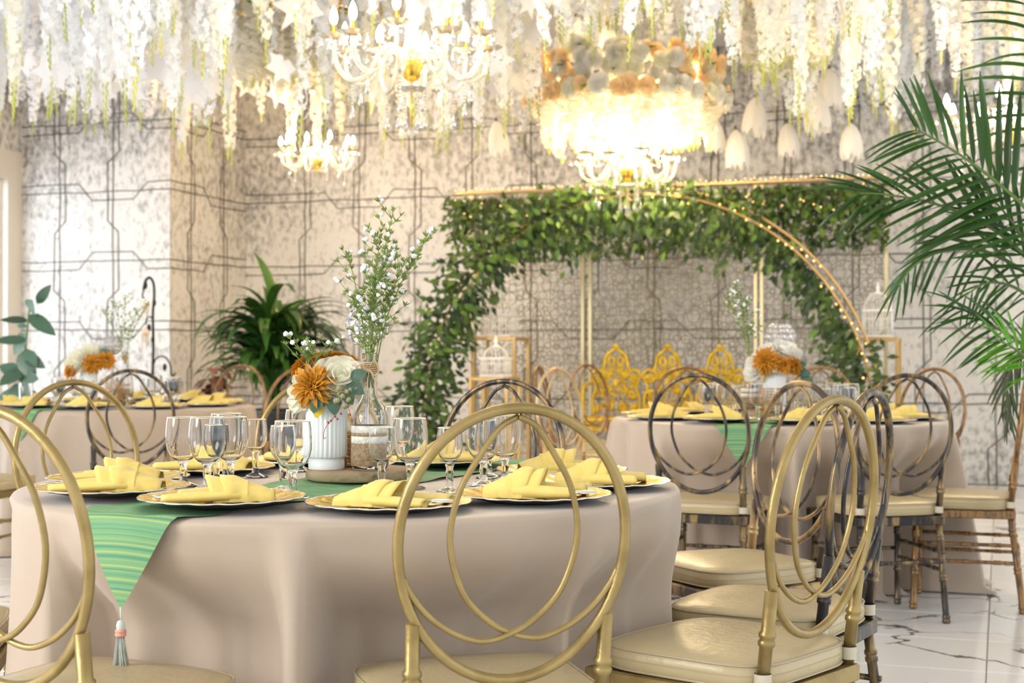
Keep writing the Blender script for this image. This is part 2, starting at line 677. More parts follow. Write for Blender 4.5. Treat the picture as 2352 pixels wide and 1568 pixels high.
# ------------------------------------------------------------------ room shell
AL = radians(19.0)
U = Vector((cos(AL), -sin(AL), 0))
V = Vector((sin(AL), cos(AL), 0))
BL = Vector((-2.50, 13.36, 0))       # inner corner, back wall meets the return
CO = Vector((-2.92, 12.14, 0))       # outer corner of the projecting wall
L0 = Vector((-4.355, 12.63, 0))      # left corner
CEILZ = 3.6


def slab(name, a, b, z0, z1, th, mat, nrm, parent=None):
    """upright wall slab whose visible face runs a-b, thickness away from nrm"""
    n = Vector(nrm).normalized() * -th
    m = MB()
    vs = [(a.x, a.y, z0), (b.x, b.y, z0), (b.x, b.y, z1), (a.x, a.y, z1)]
    vs += [(x + n.x, y + n.y, z) for x, y, z in vs]
    m.add(vs, [(0, 1, 2, 3), (5, 4, 7, 6), (0, 4, 5, 1), (3, 2, 6, 7), (1, 5, 6, 2), (0, 3, 7, 4)])
    o = m.build(name, mat, parent, smooth=False)
    if parent is None:
        o['kind'] = 'structure'
    return o


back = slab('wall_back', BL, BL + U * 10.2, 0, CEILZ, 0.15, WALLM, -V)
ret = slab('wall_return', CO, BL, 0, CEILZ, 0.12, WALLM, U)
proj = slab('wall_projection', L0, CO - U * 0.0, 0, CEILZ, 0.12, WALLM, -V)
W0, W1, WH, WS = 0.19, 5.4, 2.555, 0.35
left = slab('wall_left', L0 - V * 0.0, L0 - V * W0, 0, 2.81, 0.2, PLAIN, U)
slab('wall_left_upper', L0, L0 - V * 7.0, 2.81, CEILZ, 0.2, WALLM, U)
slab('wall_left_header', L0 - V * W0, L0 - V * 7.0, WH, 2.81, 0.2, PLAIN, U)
slab('wall_left_sill', L0 - V * W0, L0 - V * W1, 0, WS, 0.2, PLAIN, U)
slab('wall_left_near', L0 - V * W1, L0 - V * 7.0, WS - .35, WH, 0.2, PLAIN, U)
# window in the left wall: frame, mullions, panes
win = thing('window_1', None, None, L0 - V * ((W0 + W1) / 2) - U * 0.1)
win['kind'] = 'structure'
win.rotation_euler = (0, 0, pi / 2 - AL)
wl = W1 - W0
fr = MB()
for z in (WS + .03, WH - .03):
    fr.bbox((0, 0, z), (wl, .07, .06))
fr.build('window_frame', WHITEP, win, smooth=False)
npan = 5
for i in range(npan + 1):
    MB().bbox((-wl / 2 + .03 + (wl - .06) * i / npan, 0, (WS + WH) / 2), (.06, .06, WH - WS - .12)).build('mullion', WHITEP, win, smooth=False)
for i in range(npan):
    MB().box((-wl / 2 + .03 + (wl - .06) * (i + .5) / npan, 0, (WS + WH) / 2), ((wl - .06) / npan - .06, .006, WH - WS - .12)).build('pane', GLASS, win, smooth=False)

cm = MB()
c4 = [L0 - U * .3 + V * 1.4, L0 + U * 12 + V * 1.4, L0 + U * 12 - V * 13.5, L0 - U * .3 - V * 13.5]
cm.add([(p.x, p.y, CEILZ) for p in c4] + [(p.x, p.y, CEILZ + .15) for p in c4], [(3, 2, 1, 0), (4, 5, 6, 7), (0, 1, 5, 4), (1, 2, 6, 5), (2, 3, 7, 6), (3, 0, 4, 7)])
cm.build('ceiling', CEIL, smooth=False)['kind'] = 'structure'

# floor: screed, marble tiles one by one
fm = MB()
c4 = [L0 - U * .3 + V * 1.4, L0 + U * 12 + V * 1.4, L0 + U * 12 - V * 16, L0 - U * .3 - V * 16]
fm.add([(p.x, p.y, -.006) for p in c4] + [(p.x, p.y, -.12) for p in c4], [(0, 1, 2, 3), (7, 6, 5, 4), (0, 4, 5, 1), (1, 5, 6, 2), (2, 6, 7, 3), (3, 7, 4, 0)])
floor = fm.build('floor', GROUT, smooth=False)
floor['kind'] = 'structure'
TS = 0.52
U0, V0 = -0.05, 5.95
tile_me = MB().bbox((0, 0, -.006), (TS - .005, TS - .005, .012), .0015).mesh('tile', MARBLE, False)
rest = MB()
nt_ = 0
cells = []
for i in range(-13, 18):
    for j in range(-12, 16):
        p = U * (U0 + (i + .5) * TS) + V * (V0 + (j + .5) * TS)
        q = p - L0
        if not (0 < q.dot(U) < 11.6 and -13 < q.dot(V) < 0.0 or (0 < (p - BL).dot(U) < 10 and -2 < (p - BL).dot(V) < -.26)):
            continue
        cells.append(p)
vis = lambda p: p.y > 2.0 and abs(p.x) < .42 * p.y
cells.sort(key=lambda p: (0 if (vis(p) and p.x > 0.22 * p.y - .5 and p.y > 3.2) else 1, p.y))
for k, p in enumerate(cells):
    if k < 230 and vis(p):
        link('tile', tile_me, floor, (p.x, p.y, 0), (0, 0, -AL))
    else:
        rest.bbox((p.x, p.y, -.006), (TS - .005, TS - .005, .012), .0015, -AL)
rest.build('tiles_beyond', MARBLE, floor, smooth=False)['kind'] = 'stuff'


# raised dark lines on the walls: straight runs crossed by stepped runs
def wall_lines(parent, a, dirv, length, nrm, ph, x0=0.0):
    n = Vector(nrm).normalized() * 0.004

    def pt(s, z):
        p = a + dirv * s + n
        return Vector((p.x, p.y, z))

    def line(seq):
        out = []
        for (s0, z0), (s1, z1) in zip(seq[:-1], seq[1:]):
            k = max(1, int(sqrt((s1 - s0) ** 2 + (z1 - z0) ** 2) / .16))
            for i in range(k):
                t = i / k
                out.append(pt(s0 + (s1 - s0) * t + random.uniform(-.006, .006), z0 + (z1 - z0) * t + random.uniform(-.006, .006)))
        out.append(pt(*seq[-1]))
        MB().tube(out, .0048, 4).build('relief_line', CORD, parent)

    HV, HZ = .55, .60
    zs = [.03 + HZ * k for k in range(0, 6)]
    for z in zs[1:]:
        line([(0, z), (length, z)])
        s, hi = 0.0, int(round(z / HZ)) % 2 == 0
        seq = [(0, z + (.075 if hi else -.075))]
        s = ph + .27
        while s < length - .2:
            y0 = z + (.075 if hi else -.075)
            y1 = z - (.075 if hi else -.075)
            seq += [(max(0, s - .07), y0), (s + .07, y1)]
            hi = not hi
            s += HV
        seq.append((length, seq[-1][1]))
        line(seq)
    s, k = ph, 0
    while s < length - .05:
        if s > .05:
            line([(s, 0), (s, CEILZ)])
            r = k % 2 == 0
            seq = [(s + (.057 if r else -.057), 0)]
            for z in [.33 + HZ * q for q in range(6)]:
                y0, y1 = (.057, -.057) if r else (-.057, .057)
                seq += [(s + y0, z - .05), (s + y1, z + .05)]
                r = not r
            seq.append((seq[-1][0], CEILZ))
            seq = [(min(max(q[0], .02), length - .02), q[1]) for q in seq]
            line(seq)
        s += HV
        k += 1


wall_lines(back, BL, U, 10.0, -V, .62)
wall_lines(ret, CO, (BL - CO).normalized(), (BL - CO).length, U, .33)
wall_lines(proj, L0, (CO - L0).normalized(), (CO - L0).length, -V, .40)

# ------------------------------------------------------------------ tables
T1 = Vector((-0.37, 3.32, 0))
T2 = Vector((1.215, 6.5, 0))
T3 = Vector((-2.22, 8.0, 0))
TR, TZ = 0.75, 0.742


def chair_seat(back_pt, dirv):
    d = Vector((dirv[0], dirv[1], 0)).normalized()
    return Vector((back_pt[0], back_pt[1], 0)) + d * 0.2, d


# (variant, back x, back y, facing x, facing y, label)
CHAIRS = [
    ('gold', -0.003, 2.385, -.30, .95, 'gold round-back chair seen from behind, directly in front of the near table'),
    ('gold', -0.83, 2.34, .45, .89, 'gold round-back chair at the left edge of the photo, nearest the green runner tassel'),
    ('gold', -1.50, 3.05, .97, .2, 'gold chair left of the near table, only its ivory seat in view'),
    ('gold', -1.27, 4.2, .72, -.69, 'gold round-back chair behind the two overlapping chargers left of the near table'),
    ('gold', -0.60, 4.46, .15, -.98, 'gold chair at the far side of the near table, half hidden by the bouquet'),
    ('bronze', -0.04, 4.36, -.35, -.93, 'dark bronze chair at the far side of the near table, above the front chair'),
    ('gold', 0.59, 2.78, -.75, .66, 'gold chair seen nearly edge-on at the right of the near table, nearest the camera'),
    ('bronze', 0.775, 3.25, -.85, .53, 'worn bronze chair at the right of the near table, middle one of three'),
    ('bronzegold', 0.80, 4.12, -.90, -.43, 'bronze and gold chair at the right of the near table, farthest of its three'),
    ('bronze', 0.735, 5.55, .40, .92, 'dark bronze chair, back to us, at the front left of the right table'),
    ('bronze', 1.50, 5.48, -.22, .97, 'dark bronze chair, back to us, at the front right of the right table'),
    ('brown', 2.065, 5.85, -.93, .32, 'brown gold chair under the palm, side-on beyond the right table'),
    ('brown', 2.14, 7.30, -.80, -.60, 'brown gold chair at the back right of the right table, against the grey wall'),
    ('brown', 1.70, 7.88, -.40, -.92, 'brown chair at the far side of the right table, below the arch end'),
    ('brown', 0.97, 7.80, .15, -.98, 'brown chair facing us behind the right table, in front of the gilded bench'),
    ('palegold', 0.265, 7.3, .80, -.60, 'pale gold chair left of the right table, brightest of the round backs'),
    ('brown', 0.20, 8.3, .96, -.25, 'brown chair seen edge-on just behind the pale gold chair'),
    ('brown', 0.52, 9.2, .75, -.65, 'dark brown chair beside the left end of the gilded bench'),
    ('bronze', -1.81, 6.75, -.30, .95, 'dark bronze chair with its back to us in front of the left table'),
    ('gold', -2.52, 6.45, .20, .98, 'gold chair at the left edge before the left table, ivory seat in view'),
    ('brown', -1.74, 9.0, -.45, -.90, 'brown chair at the far side of the left table, before the copper-leaved plant'),
    ('brown', -1.12, 7.2, -.80, .60, 'brown chair at the right of the left table, before the charcoal plant pot'),
]


def chair_limits(table):
    seats = []
    for c in CHAIRS:
        p, d = chair_seat((c[1], c[2]), (c[3], c[4]))
        if (p - table).length < 1.3:
            seats.append((p, d))
    N = 360
    lim = []
    for k in range(N):
        a = 2 * pi * k / N
        e = Vector((cos(a), sin(a), 0))
        best = 9.0
        for p, d in seats:
            r = 0.3
            sd = Vector((-d.y, d.x, 0))
            while r < 1.0:
                q = table + e * r - p
                if abs(q.dot(d)) < .222 and abs(q.dot(sd)) < .225:
                    best = min(best, r)
                    break
                r += .01
        lim.append(best)
    return lim


def cloth(table, name, label, seed, nf, amp=0.085):
    rnd = random.Random(seed)
    lim = chair_limits(table)
    N = 360
    deficit = [max(0.0, TR + .02 - l + .02) if l < 9 else 0.0 for l in lim]
    sm = []
    for k in range(N):
        mxv = max(deficit[(k + j) % N] for j in range(-1, 2))
        sm.append(mxv)
    sm2 = [sum(sm[(k + j) % N] for j in range(-1, 2)) / 3 for k in range(N)]
    sm2 = [max(a, b) for a, b in zip(sm2, sm)]
    sm2 = [sum(sm2[(k + j) % N] for j in range(-1, 2)) / 3 for k in range(N)]
    phs = [(nf + rnd.randint(-3, 4), rnd.uniform(0, 6.28), rnd.uniform(.5, 1)) for _ in range(4)]
    phs += [(rnd.randint(3, 6), rnd.uniform(0, 6.28), .8)]

    def fold(a):
        s = sum(w * sin(f * a + p + .5 * sin(2 * a + p)) for f, p, w in phs) / 2.6
        return s if s > 0 else s * .7

    m = MB()
    vs = [(0, 0, TZ)]
    NR = 8
    tops = [TR * q for q in (.2, .4, .6, .8, .93, .985)]
    rings = [('t', r, TZ) for r in tops] + [('t', TR + .002, TZ - .004), ('t', TR + .007, TZ - .012)]
    zs = [TZ - .03, TZ - .06, .64, .59, .54, .50, .46, .42, .36, .30, .24, .18, .12, .07, .035, .012, .006]
    for q in rings:
        for k in range(N):
            a = 2 * pi * k / N
            vs.append((q[1] * cos(a), q[1] * sin(a), q[2]))
    for iz, z in enumerate(zs):
        s = (TZ - z) / TZ
        for k in range(N):
            a = 2 * pi * k / N
            f = fold(a)
            r = TR + .009 + .035 * s + amp * (s ** .7) * f * 1.15
            d = sm2[k] * smooth01(TZ - .06, .50, z)
            r -= d * 1.06
            if sm2[k] > .02:
                r -= amp * (s ** .7) * 1.1 * min(1, sm2[k] / .08)
            if table is T1:
                dg = math.degrees(a) - 360
                tb = -74.5 - (.62 - z) * 75
                D = .15 * smooth01(.66, .46, z)
                cre = D * smooth01(-2.0, 2.0, dg - tb) * (1 - smooth01(-52, -38, dg))
                r = min(r, TR + .009 + .035 * s + amp * (s ** .7) * f * .5 - cre)
            if z < .013:
                r += .02 + .02 * max(0, f)
            zz = z
            vs.append((r * cos(a), r * sin(a), zz))
    R_ = len(rings) + len(zs)
    fs = [(0, 1 + k, 1 + (k + 1) % N) for k in range(N)]
    for i in range(R_ - 1):
        for k in range(N):
            l = (k + 1) % N
            fs.append((1 + i * N + k, 1 + (i + 1) * N + k, 1 + (i + 1) * N + l, 1 + i * N + l))
    m.add(vs, fs)
    o = m.build(name, CLOTH, None, (table.x, table.y, 0))
    tag(o, label, 'tablecloth', 'taupe tablecloths')
    return fold, sm2


def table(tp, label, clabel, seed, nf):
    t = thing('round_table', label, 'table', tp, 0, 'round banquet tables')
    MB().lathe([(0.01, .70), (TR - .03, .70), (TR - .02, .71), (TR - .02, .732), (TR - .03, .738), (.01, .738)], 48).build('tabletop', WOOD, t)
    for k in range(4):
        a = pi / 4 + k * pi / 2
        MB().tube([(.30 * cos(a), .30 * sin(a), .70), (.36 * cos(a), .36 * sin(a), 0)], .016, 8).build('leg', IRON, t)
    return cloth(tp, 'tablecloth', clabel, seed, nf)


F1 = table(T1, 'round banquet table hidden under the nearest taupe cloth', 'taupe satin cloth on the nearest table, falling in soft broad drapes', 3, 17)
F2 = table(T2, 'round banquet table on the right under its cloth', 'taupe cloth of the right table, with deep bright and dark folds', 5, 21)
F3 = table(T3, 'round banquet table on the left before the window wall', 'taupe cloth of the left table, lit from the window side', 8, 20)


# ------------------------------------------------------------------ runners
def runner(tp, dirv, label, seed):
    d = Vector((dirv[0], dirv[1], 0)).normalized()
    p = Vector((-d.y, d.x, 0))
    hw = .148
    rnd = random.Random(seed)
    m = MB()
    m.uv = []
    NS, NT = 120, 16
    Rr = TR + .014
    TIP_ = TR + .19
    s0, s1 = -(TR + .19), TIP_
    vs, uv = [], []
    for i in range(NS + 1):
        s = s0 + (s1 - s0) * i / NS
        a = abs(s)
        if a > TR - .06:
            q = (TIP_ - a) / (TIP_ - TR + .06)
            w = hw * max(.012, q ** .85)
        else:
            w = hw
        for j in range(NT + 1):
            t = w * (2 * j / NT - 1)
            se = sqrt(max(0.01, Rr * Rr - t * t))
            over = a - se
            sg = 1 if s > 0 else -1
            zt = TZ + .0045 if over > .0 else TZ + .0045 + .0016 * sin(s * 41 + t * 13) + .0012 * sin(s * 17 - t * 55)
            if over <= -.012:
                q = d * s + p * t
                z = zt
            elif over < .018:
                u = (over + .012) / .03
                q = d * sg * (se - .012 + .016 * sin(u * pi / 2)) + p * t
                z = zt - .014 * (1 - cos(u * pi / 2))
            else:
                q = d * sg * (se + .004 + .02 * (over - .018) + .0015 * sin(t * 18)) + p * t
                z = zt - .014 - (over - .018)
            vs.append((q.x, q.y, z))
            uv.append((s, t))
    fs = []
    for i in range(NS):
        for j in range(NT):
            a = i * (NT + 1) + j
            fs.append((a, a + NT + 1, a + NT + 2, a + 1))
    m.v, m.f, m.uv = vs, fs, uv
    o = m.build('table_runner', RUNNER, None, (tp.x, tp.y, 0))
    tag(o, label, 'table runner', 'green table runners')
    for sg in (1, -1):
        se = Rr
        q = d * sg * (se + .004 + .02 * .16)
        zt = TZ - .014 - (TIP_ - se - .018)
        T = MB()
        T.tube([(q.x, q.y, zt + .006), (q.x + .001, q.y, zt - .02)], .0016, 5)
        tz = T.build('tassel', PALEBLUE, o)
        MB().lathe([(.002, 0), (.0065, -.003), (.0085, -.010), (.0075, -.018)], 10, (q.x, q.y, zt - .018)).build('tassel_head', PALEBLUE, tz)
        MB().lathe([(.0075, 0), (.0105, -.002), (.0105, -.005), (.0085, -.0065), (.0108, -.008), (.0108, -.012), (.008, -.014)], 10, (q.x, q.y, zt - .035)).build('tassel_band', PINK, tz)
        th = MB()
        for k in range(34):
            a = rnd.uniform(0, 6.28)
            r0 = rnd.uniform(.001, .007)
            r1 = r0 + rnd.uniform(.0, .013)
            l = rnd.uniform(.055, .078)
            x0, y0 = cos(a) * r0, sin(a) * r0
            pts = [(q.x + x0, q.y + y0, zt - .047)]
            for u in (.35, .7, 1.0):
                w = r0 + (r1 - r0) * u
                pts.append((q.x + cos(a + u * .5) * w, q.y + sin(a + u * .5) * w, zt - .047 - l * u))
            th.tube(pts, .0011, 3)
        th.build('tassel_threads', PALEBLUE, tz)['kind'] = 'stuff'
    return o


runner(T1, (-.46, -.89), 'striped green runner across the nearest table, its point and tassel hanging at the front', 1)
runner(T2, (-.36, -.93), 'striped green runner on the right table, its point hanging behind the dark chair', 2)
runner(T3, (-.40, -.92), 'striped green runner on the left table, hanging at the edge of the photo', 3)


# ------------------------------------------------------------------ chairs
def make_chair(mat):
    t = thing('dining_chair', 'x', 'chair')
    cz, hh, hw = .727, .229, .198
    tilt = math.tan(radians(7))

    def bp(x, z):
        return Vector((x, -.200 - (z - .55) * tilt, z))

    ring = [bp(hw * cos(a) * (1 + .03 * sin(a)), cz + hh * sin(a)) for a in [2 * pi * k / 56 for k in range(56)]]
    MB().tube(ring, .0093, 10, closed=True).build('back_ring', mat, t)
    cv = [(0, -.94), (-.16, -.86), (-.315, -.67), (-.48, -.42), (-.555, -.12), (-.52, .13), (-.40, .38), (-.18, .57), (0, .65), (.15, .69), (.31, .69), (.54, .61), (.75, .47), (.89, .31), (.95, .20)]
    for sg in (-1, 1):
        pts = catmull([(sg * u * hw / .965 * .965, 0, v) for u, v in cv], 4)
        MB().tube([bp(q.x, cz - q.z * hh) + Vector((0, sg * .002, 0)) for q in pts], .0055, 8).build('back_scroll', mat, t)

    def leg(pts, r, bumps):
        """straight bar with bamboo rings at the fractions in bumps"""
        a, b = Vector(pts[0]), Vector(pts[1])
        L = (b - a).length
        st = [(0, r), (1, r)]
        for u in bumps:
            e = .006 / L
            st += [(u - 2.6 * e, r), (u - 1.9 * e, r * 1.28), (u - .7 * e, r * 1.28), (u, r * 1.02), (u + .7 * e, r * 1.28), (u + 1.9 * e, r * 1.28), (u + 2.6 * e, r)]
        st.sort()
        return MB().tube([a + (b - a) * u for u, _ in st], [q for _, q in st], 10)

    for sg in (-1, 1):
        up = leg([bp(sg * .166, .40), bp(sg * .169, .603)], .0128, (.55,))
        lo = leg([(sg * .172, -.232, 0), (sg * .166, bp(0, .40).y, .405)], .0125, (.04, .42, .80))
        m = MB()
        m.add(up.v, up.f)
        m.add(lo.v, lo.f)
        m.build('leg', mat, t)
        leg([(sg * .190, .192, 0), (sg * .182, .178, .385)], .0125, (.045, .40, .80)).build('leg', mat, t)
    # seat frame
    fo = [(-.172, -.192), (.172, -.192), (.200, .195), (-.200, .195)]
    sf = MB()
    for k in range(4):
        a, b = Vector((*fo[k], .393)), Vector((*fo[(k + 1) % 4], .393))
        mid = (a + b) / 2
        L = (b - a).length
        sf.bbox(mid, (L + .02, .024, .034), .004, atan2(b.y - a.y, b.x - a.x))
    sf.bbox((0, 0, .404), (.35, .36, .01), .003)
    sf.build('seat_frame', mat, t, smooth=False)
    for sg in (-1, 1):
        for z in (.20, .27):
            leg([(sg * .170, -.215, z), (sg * .187, .186, z)], .0075, (.2, .5, .8)).build('stretcher', mat, t)
    leg([(-.187, .186, .235), (.187, .186, .235)], .0075, (.2, .5, .8)).build('stretcher', mat, t)
    leg([(-.169, -.213, .235), (.169, -.213, .235)], .0075, (.2, .5, .8)).build('stretcher', mat, t)

    # cushion
    def outline(gr, n=48):
        out = []
        for k in range(n):
            a = 2 * pi * k / n
            c, s_ = cos(a), sin(a)
            e = .42
            x = math.copysign(abs(c) ** e, c)
            y = math.copysign(abs(s_) ** e, s_)
            w = .190 + .020 * (y + 1) / 2
            bow = 1 + .04 * (1 - abs(x)) if y > 0 else 1
            out.append((x * (w + gr), y * (.192 + gr) * bow - .002))
        return out

    n = 48
    m = MB()
    lay = [(-.006, .4115), (0, .415), (.001, .435), (0, .455), (-.010, .461), (-.06, .4675), (-.12, .471)]
    vs = []
    for g, z in lay:
        vs += [(x, y, z) for x, y in outline(g, n)]
    vs += [(0, 0, .472), (0, 0, .4115)]
    fs = []
    for i in range(len(lay) - 1):
        for k in range(n):
            l = (k + 1) % n
            fs.append((i * n + k, i * n + l, (i + 1) * n + l, (i + 1) * n + k))
    o = (len(lay) - 1) * n
    fs += [(o + k, o + (k + 1) % n, len(vs) - 2) for k in range(n)]
    fs += [((k + 1) % n, k, len(vs) - 1) for k in range(n)]
    m.add(vs, fs)
    cu = m.build('seat_cushion', IVORY, t)
    for z in (.4565, .4165):
        MB().tube([(x, y, z) for x, y in outline(.0, n)], .0026, 5, closed=True).build('piping', PIPING, cu)
    MB().tube([(x, y, .437) for x, y in outline(.0008, n)], .0012, 4, closed=True).build('seam', PIPING, cu)
    for sg in (-1, 1):
        s = MB()
        ring = []
        for k in range(14):
            a = 2 * pi * k / 14
            ring.append((sg * .166 + .0165 * cos(a), bp(0, .43).y + .0165 * sin(a)))
        s.add([(x, y, z) for z in (.421, .446) for x, y in ring], [(k, (k + 1) % 14, 14 + (k + 1) % 14, 14 + k) for k in range(14)])
        s.bbox((sg * .163, -.178, .4335), (.003, .03, .024), .001)
        s.build('strap', STRAP, t)
    return Proto(t)


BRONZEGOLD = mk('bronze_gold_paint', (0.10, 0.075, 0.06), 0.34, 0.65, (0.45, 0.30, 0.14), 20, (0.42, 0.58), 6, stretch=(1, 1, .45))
protos = {}
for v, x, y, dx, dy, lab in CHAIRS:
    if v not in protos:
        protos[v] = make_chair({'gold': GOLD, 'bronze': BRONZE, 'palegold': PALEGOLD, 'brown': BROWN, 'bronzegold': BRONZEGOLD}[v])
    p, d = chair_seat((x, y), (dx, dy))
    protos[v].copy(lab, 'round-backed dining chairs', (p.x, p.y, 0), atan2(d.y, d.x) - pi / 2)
# ------------------------------------------------------------------ tableware prototypes
def charger_meshes():
    pr = [(.004, .004), (.085, .004), (.105, .006), (.125, .011), (.150, .0155), (.160, .0165)]
    seg = 72
    m = MB()
    vs, fs = [(0, 0, .0045)], []
    rad = [.03, .06, .09, .104, .112, .122, .132, .142, .152, .160]
    for r in rad:
        for k in range(seg):
            a = 2 * pi * k / seg
            z = .0045 + .0125 * smooth01(.09, .158, r)
            if r > .1:
                z += .0022 * sin(a * 18 + (r - .1) * 55) * smooth01(.1, .125, r)
            elif r > .05:
                z += .0008 * sin(a * 12)
            rr = r * (1 + (.006 * cos(a * 36) if r > .155 else 0))
            vs.append((rr * cos(a), rr * sin(a), z))
    for k in range(seg):
        fs.append((0, 1 + k, 1 + (k + 1) % seg))
    for i in range(len(rad) - 1):
        for k in range(seg):
            l = (k + 1) % seg
            fs.append((1 + i * seg + k, 1 + (i + 1) * seg + k, 1 + (i + 1) * seg + l, 1 + i * seg + l))
    m.add(vs, fs)
    top = m.mesh('charger_plate', PLATEGOLD)
    rim = MB().tube([(.1605 * (1 + .006 * cos(a * 36)) * cos(a), .1605 * (1 + .006 * cos(a * 36)) * sin(a), .0168 + .0006 * sin(a * 18 + 3.3)) for a in [2 * pi * k / 108 for k in range(108)]], .0015, 6, closed=True).mesh('rim', SILVER)
    und = MB().lathe([(.159, .0150), (.125, .0085), (.09, .0005), (.085, 0), (.004, 0)], 40, capt=True).mesh('underside', SILVER_DARK)
    return top, rim, und


SILVER_DARK = mk('dark_pewter', (0.10, 0.10, 0.10), 0.35, 0.8)
CH = charger_meshes()


def napkin_mesh():
    m = MB()
    n, c = 14, 16

    def sheet(y0, y1, h, x0, x1, fl, th=.0022):
        """arched layer open at +x; y0/y1 half widths, h heights at stations"""
        vs, fs = [], []
        for side in (0, 1):
            for i in range(n + 1):
                t = i / n
                x = x0 + (x1 - x0) * t
                w = y0 + (y1 - y0) * smooth01(0, 1, t) - side * th
                hh = h(t) - side * th
                for k in range(c + 1):
                    ph = pi * k / c
                    y = w * cos(ph) * (1 + .03 * sin(5 * x * 40))
                    z = max(0.0006, hh * (sin(ph) ** .75)) + .0012 * sin(ph * 6 + t * 9) * sin(ph)
                    vs.append((x + fl * sin(ph) * t * t * .02, y, z))
        q = (n + 1) * (c + 1)
        for i in range(n):
            for k in range(c):
                a = i * (c + 1) + k
                fs.append((a, a + 1, a + c + 2, a + c + 1))
                fs.append((q + a, q + a + c + 1, q + a + c + 2, q + a + 1))
        for k in range(c):
            a = n * (c + 1) + k
            fs.append((a, a + 1, q + a + 1, q + a))
            fs.append((k + 1, k, q + k, q + k + 1))
        m.add(vs, fs)

    sheet(.052, .066, lambda t: .020 + .030 * smooth01(0, .8, t) + .004 * sin(t * 7), -.108, .015, 1)
    sheet(.057, .064, lambda t: .040 + .012 * smooth01(0, .8, t), -.055, -.015, 1, .005)
    for sg in (-1, 1):
        # the two legs: folded rolls, flattened and opening at the tips
        pts = catmull([(-.05, sg * .034, .010), (-.005, sg * .050, .012), (.045, sg * .060, .011), (.105 + .012 * sg, sg * (.064 + .008 * sg), .009)], 6)
        vs, fs = [], []
        K = 16
        N_ = len(pts)
        for i, p in enumerate(pts):
            t = i / (N_ - 1)
            w, h = .020 + .010 * t, .0115 - .002 * t
            for k in range(K):
                a = 2 * pi * k / K
                vs.append((p.x, p.y + w * cos(a), max(.0008, p.z + h * sin(a) * (1 + .15 * sin(3 * a + t * 5)))))
            # inner roll lip
        for i in range(N_ - 1):
            for k in range(K):
                l = (k + 1) % K
                fs.append((i * K + k, i * K + l, (i + 1) * K + l, (i + 1) * K + k))
        fs.append(tuple(range(K))[::-1])
        # hollow folded end
        e0 = len(vs)
        lp = pts[-1]
        for k in range(K):
            a = 2 * pi * k / K
            vs.append((lp.x - .004, lp.y + .022 * cos(a), max(.003, lp.z + .006 * sin(a))))
        for k in range(K):
            l = (k + 1) % K
            fs.append(((N_ - 1) * K + k, (N_ - 1) * K + l, e0 + l, e0 + k))
        vs.append((lp.x - .03, lp.y, lp.z))
        fs += [(e0 + k, e0 + (k + 1) % K, len(vs) - 1) for k in range(K)]
        m.add(vs, fs)
    # lower layer, a flat fold that shows under the rolls
    m.bbox((-.02, 0, .0022), (.11, .11, .0032), .001)
    return m.mesh('napkin', NAPKIN)


NAP = napkin_mesh()


def cutlery_meshes():
    out = {}
    f = MB()
    h = [(-.1, .0035), (-.095, .0055), (-.06, .0045), (0, .0028), (.035, .003)]
    for nm in ('fork', 'spoon', 'knife'):
        m = MB()
        hs = h if nm != 'knife' else [(-.1, .0045), (-.09, .0065), (-.02, .005)]
        m.tube([(x, 0, .002) for x, _ in hs], [r for _, r in hs], 8, flat=.45)
        if nm == 'fork':
            m.bbox((.047, 0, .0022), (.026, .021, .0022), .0008)
            for k in range(4):
                m.tube([(.058, -.0085 + .00567 * k, .0022), (.098, -.0085 + .00567 * k, .0034)], [.0014, .0008], 5)
        elif nm == 'spoon':
            m.ball((.066, 0, .003), .021, 12, 6, (1.5, 1, .2))
        else:
            m.add([(-.02, -.006, .001), (-.02, .006, .001), (-.02, 0, .0045), (.10, -.004, .001), (.085, .009, .001), (.095, .001, .003)],
                  [(0, 1, 2), (0, 3, 4, 1), (1, 4, 5, 2), (2, 5, 3, 0), (3, 5, 4)])
        out[nm] = m.mesh(nm, STEEL)
    return out


CUT = cutlery_meshes()


def goblet_mesh(name, R, H, stem_h, foot, lip=.92):
    """one closed glass body: bowl with wall thickness, short knopped stem, foot"""
    o = [(.0005, 0), (foot, .0005), (foot, .003), (foot * .72, .0065), (foot * .3, .012), (.0078, .022)]
    o += [(.0072, stem_h * .45), (.0095, stem_h * .62), (.0072, stem_h * .8), (.0105, stem_h * .93)]
    b = H - stem_h
    prof = [(.30, .0), (.52, .05), (.74, .14), (.90, .27), (.985, .42), (1.0, .56), (.985, .72), (.955, .86), (lip, 1.0)]
    o += [(R * q, stem_h + b * z) for q, z in prof]
    th = .0016
    i_ = [(R * q - th, stem_h + b * max(z, .035)) for q, z in prof[::-1]]
    i_ += [(R * .16, stem_h + b * .03), (.0005, stem_h + b * .025)]
    m = MB().lathe(o + i_, 28)
    me = m.mesh(name, GLASS)
    rim = MB().tube([((R * lip - .0008) * cos(a), (R * lip - .0008) * sin(a), H + .0004) for a in [2 * pi * k / 36 for k in range(36)]], .0011, 5, closed=True).mesh('gilt_rim', GILT)
    return me, rim


GOB = goblet_mesh('water_goblet', .040, .156, .058, .034, .90)
WIN = goblet_mesh('wine_glass', .0285, .140, .066, .031, .90)


def place_glass(kind, x, y, z, label, group):
    me, rim = GOB if kind == 'goblet' else WIN
    o = link(me.name, me, None, (x, y, z), (0, 0, random.uniform(0, 6)))
    tag(o, label, 'glass', group)
    link('gilt_rim', rim, o)
    return o


